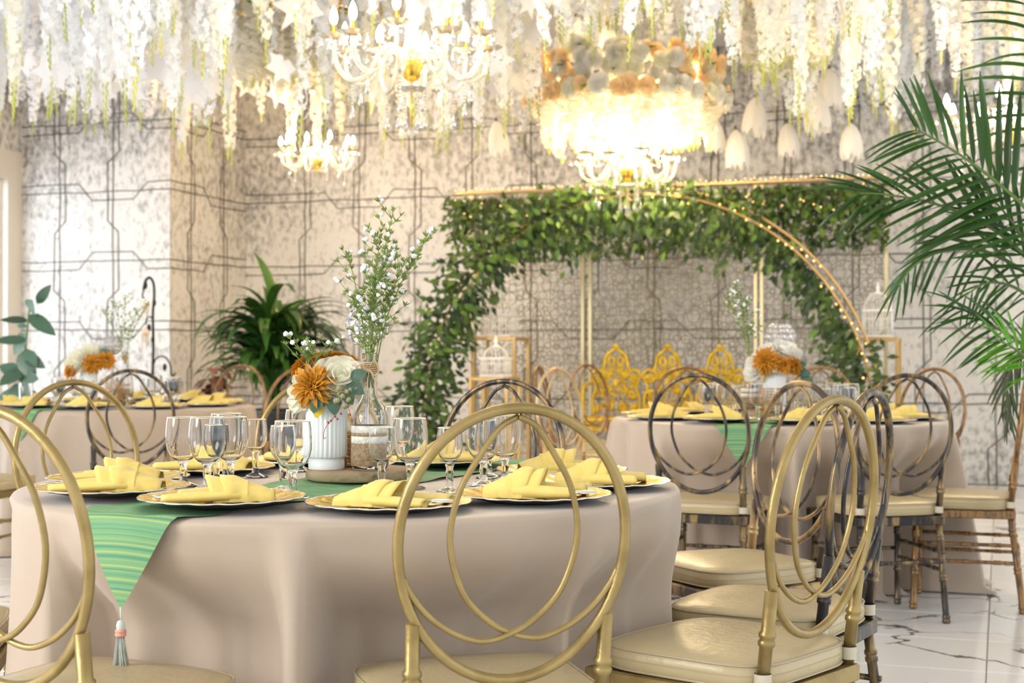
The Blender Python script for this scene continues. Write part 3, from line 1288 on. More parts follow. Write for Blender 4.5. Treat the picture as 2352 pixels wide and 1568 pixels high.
def place_setting(x, y, z, ang, wp, wn, group, cut=False):
    c = link('charger_plate', CH[0], None, (x, y, z), (0, 0, random.uniform(0, 6)))
    tag(c, wp, 'plate', 'gold chargers on the ' + group)
    link('rim', CH[1], c)
    link('underside', CH[2], c)
    s = random.uniform(.94, 1.06)
    q = link('napkin', NAP, None, (x - .0 * cos(ang), y, z + .0078), (0, 0, ang), (s * .95, s * random.uniform(.68, .78), random.uniform(.95, 1.2)))
    tag(q, wn, 'napkin', 'yellow napkins on the ' + group)
    if cut:
        for nm, off, da in (('fork', -.013, .05), ('spoon', .016, -.06)):
            px = x + cos(ang) * .035 - sin(ang) * off
            py = y + sin(ang) * .035 + cos(ang) * off
            e = link(nm, CUT[nm], None, (px, py, z + .0135), (0, -.02, ang + da))
            tag(e, 'steel %s in the napkin %s' % (nm, cut), 'cutlery', 'cutlery on the ' + group)


ZT = TZ + .001
near = [
    # px, py, napkin angle, where
    (915, 1163, radians(-14), 'on the charger nearest the camera, partly behind the front chair back', True),
    (488, 1156, radians(188), 'on the charger lying over the runner at the front left', True),
    (250, 1128, radians(185), 'on the charger left of the runner, second from the left edge', True),
    (283, 1096, radians(184), 'on the charger farthest left, behind another charger', False),
    (497, 1073, radians(170), 'on the charger behind the four left goblets', False),
    (680, 1058, radians(120), 'on the charger hidden behind the white vase', False),
    (1022, 1062, radians(10), 'on the charger at the far side, right of the bottle', False),
    (1292, 1080, radians(8), 'on the charger at the far right of the near table', False),
    (1382, 1106, radians(-4), 'on the charger at the right edge of the near table', False),
    (1240, 1138, radians(-8), 'on the charger right of the front chair, seen through its oval', True),
]
pos = []
for px, py, an, wh, cu in near:
    d = .295 * FPX / (py - HY)
    v = Vector(((px - CX) / FPX * d, d, 0))
    q = v - T1
    if q.length > .575:
        q *= .575 / q.length
    pos.append(T1 + q)
for _ in range(200):
    for i in range(10):
        for j in range(i):
            e = pos[i] - pos[j]
            if e.length < .322:
                s = e.normalized() * (.322 - e.length) / 2
                pos[i] += s
                pos[j] -= s
    for i in range(10):
        q = pos[i] - T1
        if q.length > .578:
            pos[i] = T1 + q * (.578 / q.length)
for p, (px, py, an, wh, cu) in zip(pos, near):
    zz = ZT
    q = p - T1
    rd = Vector((-.46, -.89, 0)).normalized()
    if abs(q.dot(Vector((-rd.y, rd.x, 0)))) < .148 + .16:
        zz = TZ + .0078
    place_setting(p.x, p.y, zz, an, 'embossed gold charger ' + wh.replace('on the charger ', ''), 'folded yellow napkin ' + wh, 'nearest table', wh.replace('on the charger ', '') if cu else False)


def on_runner(p, tp, dirv):
    q = Vector((p[0], p[1], 0)) - tp
    rd = Vector((dirv[0], dirv[1], 0)).normalized()
    return abs(q.dot(Vector((-rd.y, rd.x, 0)))) < .185


glasses = [
    ('goblet', 421, 1117, 'left group, leftmost, in front of a yellow napkin'),
    ('goblet', 476, 1132, 'left group, nearest the camera of the four big ones'),
    ('wine', 497, 1118, 'left group, smaller one between two big goblets'),
    ('goblet', 530, 1116, 'left group, right big one beside the small stemmed glass'),
    ('goblet', 520, 1100, 'left group, farthest back of the big ones'),
    ('wine', 587, 1096, 'left group, smaller stemmed one standing apart on the right'),
    ('goblet', 672, 1150, 'standing on the runner just left of the white vase'),
    ('wine', 650, 1136, 'half hidden behind the goblet left of the white vase'),
    ('goblet', 690, 1082, 'peeking out behind the left side of the white vase'),
    ('wine', 877, 1130, 'in front of the burlap-wrapped bottle'),
    ('goblet', 942, 1122, 'right of the bottle, by the left curve of the front chair'),
    ('goblet', 918, 1078, 'behind the bottle, farthest back on the right'),
    ('wine', 1033, 1131, 'inside the left half of the front chair oval, by itself'),
    ('goblet', 1110, 1115, 'seen through the front chair oval, middle of its group'),
    ('wine', 1122, 1098, 'seen through the front chair oval, behind the middle goblet'),
    ('goblet', 1160, 1107, 'seen through the front chair oval, rightmost of its group'),
]
for kd, px, py, wh in glasses:
    d = (CAMH - ZT) * FPX / (py - HY)
    x = (px - CX) / FPX * d
    zz = TZ + .0078 if on_runner((x, d), T1, (-.46, -.89)) else ZT
    place_glass(kd, x, d, zz, ('clear water goblet ' if kd == 'goblet' else 'small clear wine glass ') + wh, 'clear glasses on the nearest table')


def far_table(tp, side, rd, n, off, glab, skip=()):
    for k in range(n):
        a = off + 2 * pi * k / n
        p = tp + Vector((cos(a), sin(a), 0)) * .572
        if k in skip:
            continue
        rr = Vector((rd[0], rd[1], 0)).normalized()
        zz = TZ + .0078 if abs((p - tp).dot(Vector((-rr.y, rr.x, 0)))) < .148 + .16 else ZT
        ang = 0 if cos(a) > 0 else pi
        w = CLOCK[int(((a + pi / 2) % (2 * pi)) / (2 * pi) * 10 + .5) % 10]
        place_setting(p.x, p.y, zz, ang + random.uniform(-.3, .3), 'gold charger at the %s of the %s table' % (w, side), 'folded yellow napkin on the charger at the %s of the %s table' % (w, side), side + ' table')
        b = a + radians(10)
        for kd, rad, da in (('goblet', .325, .0), ('wine', .335, .26)):
            g = tp + Vector((cos(b + da), sin(b + da), 0)) * rad
            zz = TZ + .0078 if on_runner(g, tp, rd) else ZT
            place_glass(kd, g.x, g.y, zz, ('water goblet' if kd == 'goblet' else 'small wine glass') + ' behind the charger at the %s of the %s table' % (w, side), 'clear glasses on the %s table' % side)


CLOCK = ['front centre', 'near right', 'front right', 'right', 'far right', 'back', 'far left', 'left', 'front left', 'near left']
far_table(T2, 'right', (-.36, -.93), 10, radians(-90), '')
far_table(T3, 'left', (-.40, -.92), 10, radians(-90), '')


# ------------------------------------------------------------------ flowers
def rose_petal_mb():
    m = MB()
    vs, fs = [], []
    NU, NV = 6, 6
    for j in range(NV + 1):
        v = j / NV
        rho = (.22 + 1.05 * sin(v * pi * .62) ** .8) * (1 if v < .8 else 1 + .3 * (v - .8))
        z = -.55 + 1.25 * v - .25 * max(0, v - .75)
        wv = sin(pi * min(1, .12 + .80 * v)) ** .45
        for i in range(NU + 1):
            u = 2 * i / NU - 1
            th = u * .62 * wv
            r2 = rho * (1 - .05 * u * u) + .025 * sin(7 * u + 5 * v) * v
            vs.append((r2 * sin(th), r2 * cos(th), z - .18 * u * u * v + .03 * sin(u * 9) * v))
    for j in range(NV):
        for i in range(NU):
            a = j * (NU + 1) + i
            fs.append((a, a + 1, a + NU + 2, a + NU + 1))
    return m.add(vs, fs)


ROSEP = rose_petal_mb()
ROSE_LAY = [(.22, 3, .62), (.38, 4, .72), (.56, 5, .82), (.76, 5, .9), (.98, 6, 1.0)]


def rose_mats(rnd):
    out = []
    for li, (s, n, zsc) in enumerate(ROSE_LAY):
        for k in range(n):
            a = 2 * pi * (k + li * .43) / n + rnd.uniform(-.15, .15)
            sc = s * rnd.uniform(.94, 1.06)
            M = Matrix.Rotation(a, 4, 'Z') @ Matrix.Rotation(rnd.uniform(-.08, .08) - .17 * (li - 1.6), 4, 'X') @ Matrix.Diagonal((sc * 1.25, sc, zsc * .8 * rnd.uniform(.92, 1.06), 1))
            out.append(M)
    return out


def dahlia_petal_mb():
    m = MB()
    vs, fs = [], []
    n = 5
    for i in range(n + 1):
        t = i / n
        hw = .155 * sin(pi * min(1, .12 + .88 * t)) ** .6 if i < n else .01
        z = .10 * t - .22 * t * t * t
        vs += [(-hw, t, z + .6 * hw), (0, t, z), (hw, t, z + .6 * hw)]
    for i in range(n):
        a = i * 3
        fs += [(a, a + 1, a + 4, a + 3), (a + 1, a + 2, a + 5, a + 4)]
    return m.add(vs, fs)


DAHP = dahlia_petal_mb()


def dahlia_mats(rnd):
    out = []
    for el, n, s in ((84, 8, .40), (70, 11, .52), (55, 13, .66), (38, 15, .78), (20, 16, .9), (4, 16, 1.0), (-14, 13, .98)):
        for k in range(n):
            a = 2 * pi * (k + rnd.random() * .6) / n
            M = Matrix.Rotation(a, 4, 'Z') @ Matrix.Rotation(radians(el + rnd.uniform(-7, 7)), 4, 'X')
            sc = s * rnd.uniform(.85, 1.1) * .72
            M = M @ Matrix.Translation((0, .30 * s, 0)) @ Matrix.Rotation(rnd.uniform(-.35, .35), 4, 'Y') @ Matrix.Diagonal((sc * 1.15, sc, sc * rnd.uniform(.6, 2.2), 1))
            out.append(M)
    return out


def face(dirv, loc, s, spin=0.0):
    z = Vector(dirv).normalized()
    q = Vector((0, 0, 1)).rotation_difference(z)
    return Matrix.Translation(Vector(loc)) @ q.to_matrix().to_4x4() @ Matrix.Rotation(spin, 4, 'Z') @ Matrix.Scale(s, 4)


def flower(kind, dirv, loc, r, label, mat, split=True, group=None):
    rnd = random.Random(hash((round(loc[0], 3), round(loc[2], 3))) & 9999)
    mats = rose_mats(rnd) if kind == 'rose' else dahlia_mats(rnd)
    src = ROSEP if kind == 'rose' else DAHP
    nm = 'silk_rose' if kind == 'rose' else 'silk_dahlia'
    if split:
        t = thing(nm, label, 'flower', loc, 0, group)
        key = 'petal_' + kind + mat.name
        if key not in PET:
            PET[key] = src.mesh('petal', mat)
        F = face(dirv, (0, 0, 0), r, rnd.uniform(0, 6))
        for M in mats:
            linkm('petal', PET[key], t, F @ M)
        return t
    m = MB()
    F = face(dirv, (0, 0, 0), r, rnd.uniform(0, 6))
    for M in mats:
        m.xf(F @ M, src)
    o = m.build(nm, mat, None, loc)
    return tag(o, label, 'flower', group)


PET = {}


def loose_leaf(name, loc, dirv, l, w, mat, label, up=Vector((0, -1, .3)), bend=.25, group=None):
    o = leaf_mb(l, w, bend, .1, 6, .8).build(name, mat)
    o.matrix_local = TRS(loc, orient(dirv, up))
    return tag(o, label, 'leaf', group)


def fluted_vase(loc, label, R=.047, H=.172):
    t = link('fluted_vase', MB().lathe([(.002, .006), (R - .010, .006), (R - .006, .026), (R - .0015, .028)] + [(R, .031 + (H - .031) * k / 8) for k in range(9)] + [(R - .005, H), (R - .006, H - .06), (.002, H - .062)], 196, mod=lambda a, z: 1 + (.055 * (abs(sin(a * 14)) - .6) if .03 < z < H - .002 else 0)).mesh('fluted_vase', CERAMIC), None, loc)
    tag(t, label, 'vase', 'white fluted vases')
    MB().lathe([(.002, 0), (R - .0055, 0), (R - .005, .002), (R - .005, .026), (.002, .0262)], 48).build('vase_foot', CERAMIC, t)
    return t


def bottle(loc, label):
    R = .0415
    H = .27
    o = [(.0005, .0), (R - .006, 0), (R - .001, .004), (R, .012), (R, .105), (R * .97, .125), (R * .80, .145), (R * .52, .163), (R * .40, .178), (.0165, .195), (.0160, .255), (.0185, .257), (.0185, .268), (.0165, .27)]
    i_ = [(.0140, .268), (.0138, .196), (R * .36, .177), (R * .48, .162), (R * .76, .143), (R * .93, .124), (R - .0022, .105), (R - .0022, .012), (.0005, .008)]
    b = MB().lathe(o + i_, 36).build('glass_bottle', GLASS, None, loc)
    tag(b, label, 'bottle', 'glass bottles holding sprigs')
    rnd = random.Random(4)
    MB().lathe([(R + .0008, .010), (R + .0022, .012), (R + .0028, .035), (R + .002, .062), (R + .0006, .064)], 48, mod=lambda a, z: 1 + .012 * sin(a * 9 + z * 300)).build('burlap_wrap', BURLAP, b)
    lc = MB()
    for z0, z1 in ((.062, .079), (.086, .103)):
        lc.lathe([(R + .0006, z0), (R + .002, z0 + .001), (R + .0022, (z0 + z1) / 2), (R + .002, z1 - .001), (R + .0006, z1)], 48, mod=lambda a, z: 1 + .006 * sin(a * 23))
    lc.build('lace_band', LACE, b)
    MB().lathe([(R + .0004, .078), (R + .0014, .079), (R + .0014, .086), (R + .0004, .087)], 40).build('burlap_band', BURLAP, b)
    tw = MB()
    for k in range(6):
        z = .226 + .0042 * k
        tw.tube([(.0180 * cos(a), .0180 * sin(a), z + .001 * sin(a * 2 + k)) for a in [2 * pi * q / 20 for q in range(20)]], .0021, 5, closed=True)
    for sg, l in ((-1, .03), (1, .022)):
        tw.tube(catmull([(0, -.019, .236), (sg * .012, -.026, .249 + .004 * sg), (sg * l, -.025, .236), (sg * .016, -.027, .218), (0, -.021, .232)], 6), .0016, 5)
    for sg, l in ((-1, .05), (1, .065)):
        tw.tube(catmull([(0, -.021, .232), (sg * .009 + .006, -.030, .205), (sg * .011 + .01, -.038, .232 - l)], 6), [.0016] * 12 + [.0022], 5)
    tw.build('twine_bow', TWINE, b)
    return b


def sprig_mesh_set(rnd, L, lean, nb=9):
    """baby's breath sprig growing up +Z from origin: stem+twigs mesh, needles mesh, bud positions"""
    st, nd, buds = MB(), MB(), []
    top = Vector((lean[0], lean[1], L))
    main = catmull([(0, 0, 0), (lean[0] * .25, lean[1] * .25, L * .45), (lean[0] * .65, lean[1] * .65, L * .78), top], 5)
    st.tube(main, [.0018 - .001 * i / (len(main) - 1) for i in range(len(main))], 5)

    def needles(p, d, k):
        for _ in range(k):
            a = Vector((rnd.uniform(-1, 1), rnd.uniform(-1, 1), rnd.uniform(-.1, 1))) + d * .8
            a.normalize()
            l = rnd.uniform(.008, .018)
            e = p + a * l
            s = a.cross(Vector((.3, .8, .2))).normalized() * .0012
            nd.add([p - s, p + s, (p + e) / 2 + s * 1.3, e, (p + e) / 2 - s * 1.3], [(0, 1, 2, 3, 4)])

    for i in range(nb):
        t = .30 + .68 * i / (nb - 1)
        k = int(t * (len(main) - 1))
        p = main[k]
        d = (main[min(k + 1, len(main) - 1)] - main[max(0, k - 1)]).normalized()
        a = rnd.uniform(0, 6.28)
        s = Vector((cos(a), sin(a), rnd.uniform(.35, 1.0))).normalized()
        l = rnd.uniform(.035, .08) * (1.15 - .5 * t)
        q = [p, p + s * l * .5 + Vector((0, 0, .004)), p + s * l + Vector((0, 0, .012))]
        st.tube(q, [.0009, .0008, .0006], 4)
        needles(p, d, 9)
        needles(q[1], s, 10)
        needles(q[2], s, 9)
        for _ in range(rnd.choice((0, 1, 1, 2))):
            buds.append(q[2] + Vector((rnd.uniform(-.011, .011), rnd.uniform(-.011, .011), rnd.uniform(-.002, .012))))
    needles(main[-1], Vector((0, 0, 1)), 10)
    return st, nd, buds


BUDM = MB()
BUDM.ball((0, 0, 0), .0048, 8, 5)
for _k in range(5):
    _a = 2 * pi * _k / 5
    BUDM.ball((.0028 * cos(_a), .0028 * sin(_a), .0022), .0030, 6, 4)
BUDME = BUDM.mesh('bud', BUD)


def sprig(loc, rnd, L, lean, label, group, split=True, nb=9):
    st, nd, buds = sprig_mesh_set(rnd, L, lean, nb)
    t = thing('white_flower_sprig', label, 'sprig', loc, 0, group)
    st.build('stem', SPRIG, t)
    nd.build('needle_leaves', SPRIG, t)['kind'] = 'stuff'
    for b in buds:
        link('bud', BUDME, t, b, (rnd.uniform(0, 3), rnd.uniform(0, 3), 0), rnd.uniform(.8, 1.25))
    return t


def crystal_holder(loc, H, R, label):
    """tall candle holder: stepped foot, thin stem, openwork globe of rings set with round crystals"""
    t = thing('crystal_candle_holder', label, 'candle holder', loc, 0, 'crystal candle holders')
    MB().lathe([(.001, 0), (.036, 0), (.036, .006), (.030, .010), (.012, .016), (.001, .0165)], 28).build('foot', CHROME, t)
    MB().lathe([(.0055, .014), (.0045, .03), (.0075, .045), (.0042, .06), (.0040, H - R * 2.35), (.009, H - R * 2.2), (.004, H - R * 2.1)], 14).build('stem', CHROME, t)
    w = MB()
    cr = MB().ball((0, 0, 0), 1, 10, 6, (1, 1, .55)).mesh('crystal', CRYSTAL)
    cz = H - R * .95
    rows = [(-62, 7), (-40, 10), (-18, 12), (4, 12), (26, 12), (46, 10)]
    for e, n in rows:
        el = radians(e)
        for k in range(n):
            a = 2 * pi * (k + (.5 if rows.index((e, n)) % 2 else 0)) / n
            nrm = Vector((cos(el) * cos(a), cos(el) * sin(a), sin(el) * 1.12)).normalized()
            p = Vector((R * cos(el) * cos(a), R * cos(el) * sin(a), cz + R * 1.12 * sin(el)))
            rr = pi * R * cos(el) / n * .97
            x = nrm.cross(Vector((0, 0, 1))).normalized()
            y = nrm.cross(x)
            w.tube([p + x * rr * cos(b) + y * rr * sin(b) for b in [2 * pi * q / 14 for q in range(14)]], .0017, 5, closed=True)
            q = Vector((0, 0, 1)).rotation_difference(nrm)
            linkm('crystal', cr, t, Matrix.Translation(p) @ q.to_matrix().to_4x4() @ Matrix.Scale(rr * .74, 4))
    w.build('ring_lattice', CHROME, t)
    return t


def rattan_holder(loc, label, R=.05, H=.11):
    t = thing('woven_rattan_holder', label, 'lantern', loc, 0, 'rattan holders')
    m = MB()
    for k in range(9):
        z = .004 + (H - .008) * k / 8
        m.tube([((R + .0018 * sin(a * 12 + k * pi)) * cos(a), (R + .0018 * sin(a * 12 + k * pi)) * sin(a), z) for a in [2 * pi * q / 48 for q in range(48)]], .0026, 5, closed=True)
    m.build('weave', RATTAN, t)
    m = MB()
    for k in range(12):
        a = 2 * pi * k / 12
        m.tube([(R * cos(a), R * sin(a), 0), (R * cos(a), R * sin(a), H)], .0026, 5)
    m.build('uprights', RATTAN, t)
    MB().lathe([(.001, .002), (R - .003, .002), (R - .003, .006), (.001, .006)], 24).build('base', RATTAN, t)
    return t


def wood_slice(loc, label, R=.125, h=.024):
    rnd = random.Random(2)
    t = MB().lathe([(.001, .0), (R - .005, 0), (R - .003, .003), (R - .003, h - .003), (R - .006, h), (.001, h)], 56, mod=lambda a, z: 1 + .03 * sin(a * 2 + 1) + .015 * sin(a * 5)).build('wood_slice', SLICE, None, loc)
    tag(t, label, 'wood slice', 'wood slices under the centrepieces')
    MB().lathe([(R - .0028, .001), (R + .001, .004), (R + .001, h - .004), (R - .0028, h - .001)], 56, mod=lambda a, z: 1 + .03 * sin(a * 2 + 1) + .015 * sin(a * 5) + .006 * sin(a * 31)).build('bark', BARK, t)
    return t


# near centrepiece
ZS = TZ + .0078
wood_slice((-.355, 3.345, ZS), 'round rough-edged wood slice under the vase and bottle of the nearest table')
ZC = ZS + .0245
vx, vy = (750 - CX) / FPX * 3.32, 3.32
fluted_vase((vx, vy, ZC), 'white fluted ceramic vase of roses and dahlias, nearest table')
bx, by = (850 - CX) / FPX * 3.30, 3.30
bottle((bx, by, ZC), 'clear glass bottle wrapped in burlap and lace with a twine bow, nearest table')
crystal_holder(((843 - CX) / FPX * 3.44, 3.435, ZC), .385, .049, 'silver candle holder with crystal ring globe behind the bottle, nearest table')
rattan_holder(((800 - CX) / FPX * 3.42, 3.405, ZC), 'woven rattan holder between the vase and the bottle, nearest table', .037, .085)
g = 'bouquet in the nearest white vase'
ZV = ZC + .172


def pz(px, py, d):
    v = P(px, py, d)
    return (v.x, v.y, v.z)


flower('rose', (.15, -.80, .58), pz(783, 862, 3.275), .047, 'big cream silk rose at the front of the nearest bouquet', CREAMROSE, True, g)
flower('rose', (-.85, -.35, .3), pz(686, 892, 3.32), .045, 'cream silk rose on the left side of the nearest bouquet', CREAMROSE, True, g)
flower('rose', (.75, .2, .6), pz(815, 882, 3.37), .038, 'cream silk rose turned away at the right back of the nearest bouquet', CREAMROSE, True, g)
flower('dahlia', (-.25, -.90, .1), pz(720, 888, 3.265), .056, 'amber silk dahlia at the front left of the nearest bouquet', AMBER, True, g)
flower('dahlia', (-.05, -.25, .95), pz(756, 832, 3.345), .050, 'amber silk dahlia on top of the nearest bouquet', AMBER, True, g)
flower('dahlia', (.65, -.1, .65), pz(808, 838, 3.36), .036, 'small amber silk dahlia behind the big cream rose', AMBER, True, g)
flower('dahlia', (-.6, .2, .7), pz(694, 842, 3.36), .034, 'small amber silk dahlia behind the left cream rose', AMBER, True, g)
for k, (px, py, d, dx, dz, l) in enumerate([(738, 885, 3.25, .25, -1, .045), (734, 910, 3.25, -.4, -1, .042), (765, 905, 3.255, .1, -1, .05), (795, 878, 3.26, 1, -.55, .05), (805, 868, 3.27, 1, .45, .042), (790, 890, 3.25, .55, -1, .045)]):
    loose_leaf('silk_leaf', pz(px, py, d), (dx, -.25, dz), l, l * .72, EUCA, ['dusty green silk leaf under the front amber dahlia', 'dusty green silk leaf lowest on the white vase rim', 'dark green silk leaf under the pods', 'dark green silk leaf right of the cream rose, pointing at the twine', 'dark green silk leaf right of the cream rose, upper one', 'dark green silk leaf hanging beside the pod cluster'][k], group='leaves of the nearest bouquet')
yl = loose_leaf('silk_leaf', pz(732, 925, 3.262), (-.15, -.2, -1), .036, .026, mk('yellow_petal', (0.80, 0.55, 0.03), 0.6), 'yellow silk petal hanging on the rim of the white vase')
pod = thing('pod_cluster', 'cluster of green pods with red berries hanging over the nearest white vase', 'berries', pz(788, 905, 3.25))
rnd = random.Random(5)
podm = MB().ball((0, 0, 0), .0062, 10, 6, (1, 1, 1.15)).mesh('pod', POD)
for k in range(14):
    link('pod', podm, pod, (rnd.uniform(-.016, .018), rnd.uniform(-.010, .006), rnd.uniform(-.026, .014)), (0, 0, 0), rnd.uniform(.75, 1.15))
sm = MB()
cur = catmull([(0, 0, -.01), (-.008, -.006, -.035), (-.022, -.007, -.055), (-.040, -.006, -.078), (-.044, -.006, -.10), (-.038, -.006, -.098)], 5)
sm.tube(cur, .0008, 5)
sm.tube(catmull([(0, 0, -.01), (.014, -.004, -.035), (.021, -.005, -.058)], 5), .0008, 5)
sm.build('tendril', BERRY, pod)
bm_ = MB().ball((0, 0, 0), .0030, 8, 5).mesh('berry', BERRY)
for p in [(-.004, -.007, -.044), (-.017, -.008, -.050), (-.027, -.008, -.060), (-.033, -.007, -.064), (.016, -.006, -.046), (.021, -.006, -.060), (-.012, -.008, -.056)]:
    link('berry', bm_, pod, p)
rnd = random.Random(12)
for k, (px, py, lx, L) in enumerate([(706, 858, -.002, .045), (724, 855, .006, .030)]):
    sprig(pz(px, py, 3.33), rnd, L, (lx, -.01), ['short white-budded sprig sticking up left in the nearest bouquet', 'white-budded sprig beside the top amber dahlia'][k], 'sprigs in the nearest bouquet', nb=6)
labs = ['tall middle sprig', 'tallest sprig leaning right at its tip', 'sprig reaching far right', 'sprig leaning left over the crystal globe', 'short sprig at the left of the bottle mouth', 'short dense sprig right of the bottle mouth', 'sprig at the front of the spray', 'sprig at the back of the spray', 'middle right sprig']
for k, (lx, ly, L) in enumerate([(.020, -.02, .25), (.055, .01, .36), (.125, 0, .30), (-.045, 0, .25), (-.04, -.02, .16), (.05, -.02, .17), (.03, -.04, .22), (.02, .04, .30), (.075, -.015, .24)]):
    sprig((bx + random.uniform(-.006, .006), by + random.uniform(-.006, .006), ZC + .19), rnd, L + .05, (lx, ly), "baby's breath in the nearest bottle, " + labs[k], "baby's breath in the nearest bottle", nb=(7 if k == 3 else 12) if L > .2 else 8)

# right and left centrepieces
for tp, side, vo, bo, co, ro in ((T2, 'right', (-.015, -.02), (-.115, .07), (.035, .13), (-.05, -.09)), (T3, 'left', (-.15, -.03), (.03, .05), (-.05, .09), (.005, -.10))):
    wood_slice((tp.x - (.05 if side == 'left' else .02), tp.y + .01, ZS), 'wood slice under the vase of the %s table' % side, .14)
    v = Vector((tp.x + vo[0], tp.y + vo[1], ZC))
    fluted_vase(v, 'white fluted vase with bouquet on the %s table' % side)
    b = Vector((tp.x + bo[0], tp.y + bo[1], ZC))
    bottle(b, 'glass bottle with twine and sprigs on the %s table' % side)
    crystal_holder((tp.x + co[0], tp.y + co[1], ZC), (.40 if side == 'right' else .36), .066 if side == 'right' else .052, 'crystal globe candle holder behind the bouquet of the %s table' % side)
    rattan_holder((tp.x + ro[0], tp.y + ro[1], ZC), 'woven rattan holder before the bottle of the %s table' % side)
    h = v + Vector((0, 0, .172))
    g = 'bouquet on the %s table' % side
    if side == 'right':
        fl = [('rose', (-.105, -.02, .035), .055, (-.8, -.4, .3), WHITEROSE, 'white silk rose at the left'), ('rose', (-.03, .0, .10), .055, (-.2, -.5, .8), WHITEROSE, 'white silk rose at the top left'), ('rose', (.055, .0, .115), .055, (.3, -.5, .8), WHITEROSE, 'white silk rose at the top right'), ('dahlia', (-.055, -.07, .055), .07, (-.3, -.9, .2), AMBER, 'large amber silk dahlia at the front'), ('dahlia', (.03, -.055, .04), .05, (.2, -.9, .3), AMBER, 'small amber silk dahlia at the front middle'), ('dahlia', (.075, -.045, .035), .05, (.6, -.7, .2), AMBER, 'small amber silk dahlia at the right')]
    else:
        fl = [('rose', (-.065, -.05, .045), .058, (-.4, -.8, .4), CREAMROSE, 'cream silk rose at the front left'), ('rose', (.015, -.02, .095), .052, (.1, -.7, .6), CREAMROSE, 'cream silk rose at the top'), ('dahlia', (.035, -.06, .03), .062, (.2, -.9, .2), AMBER, 'amber silk dahlia at the front'), ('dahlia', (.105, -.03, .05), .062, (.7, -.7, .2), AMBER, 'amber silk dahlia at the right'), ('dahlia', (-.09, -.05, -.02), .05, (-.6, -.7, -.2), AMBER, 'amber silk dahlia low at the left'), ('dahlia', (-.06, .02, .085), .04, (-.5, -.2, .8), AMBER, 'small amber silk dahlia at the back')]
    for kd, o, r, dr, mt, lb in fl:
        p = h + Vector(o)
        flower(kd, dr, (p.x, p.y, p.z), r, lb + ' of the bouquet on the %s table' % side, mt, False, g)
    sd = 1 if side == 'right' else -1
    for k in range(3):
        p = h + Vector((.07 + .02 * k, -.02, .03 - .02 * k)) if side == 'right' else h + Vector((.06 - .05 * k, -.02, .09 - .03 * k))
        loose_leaf('silk_leaf', p, (1, -.3, .3 - .4 * k), .07, .045, EUCA, 'dark silk leaf in the bouquet on the %s table' % side, group='leaves of the bouquet on the %s table' % side)
    for k in range(5):
        L = .30 + .04 * (k % 3)
        lean = ((-.02 - .025 * k), .01 * k) if side == 'right' else (-.13 + .065 * k, .0)
        sprig(b + Vector((0, 0, .2)), rnd, L, lean, "baby's breath sprig in the bottle on the %s table, number of stems alike" % side if False else "baby's breath sprig in the bottle on the %s table" % side, "baby's breath on the %s table" % side, nb=10)
# tall clear tumbler on the left table
tb = MB().lathe([(.0005, 0), (.034, 0), (.036, .004), (.038, .13), (.036, .1302), (.033, .012), (.0005, .011)], 28).build('glass_tumbler', GLASS, None, (P(60, 0, 7.72).x, 7.72, ZT))
tag(tb, 'straight clear tumbler at the left end of the left table', 'glass')
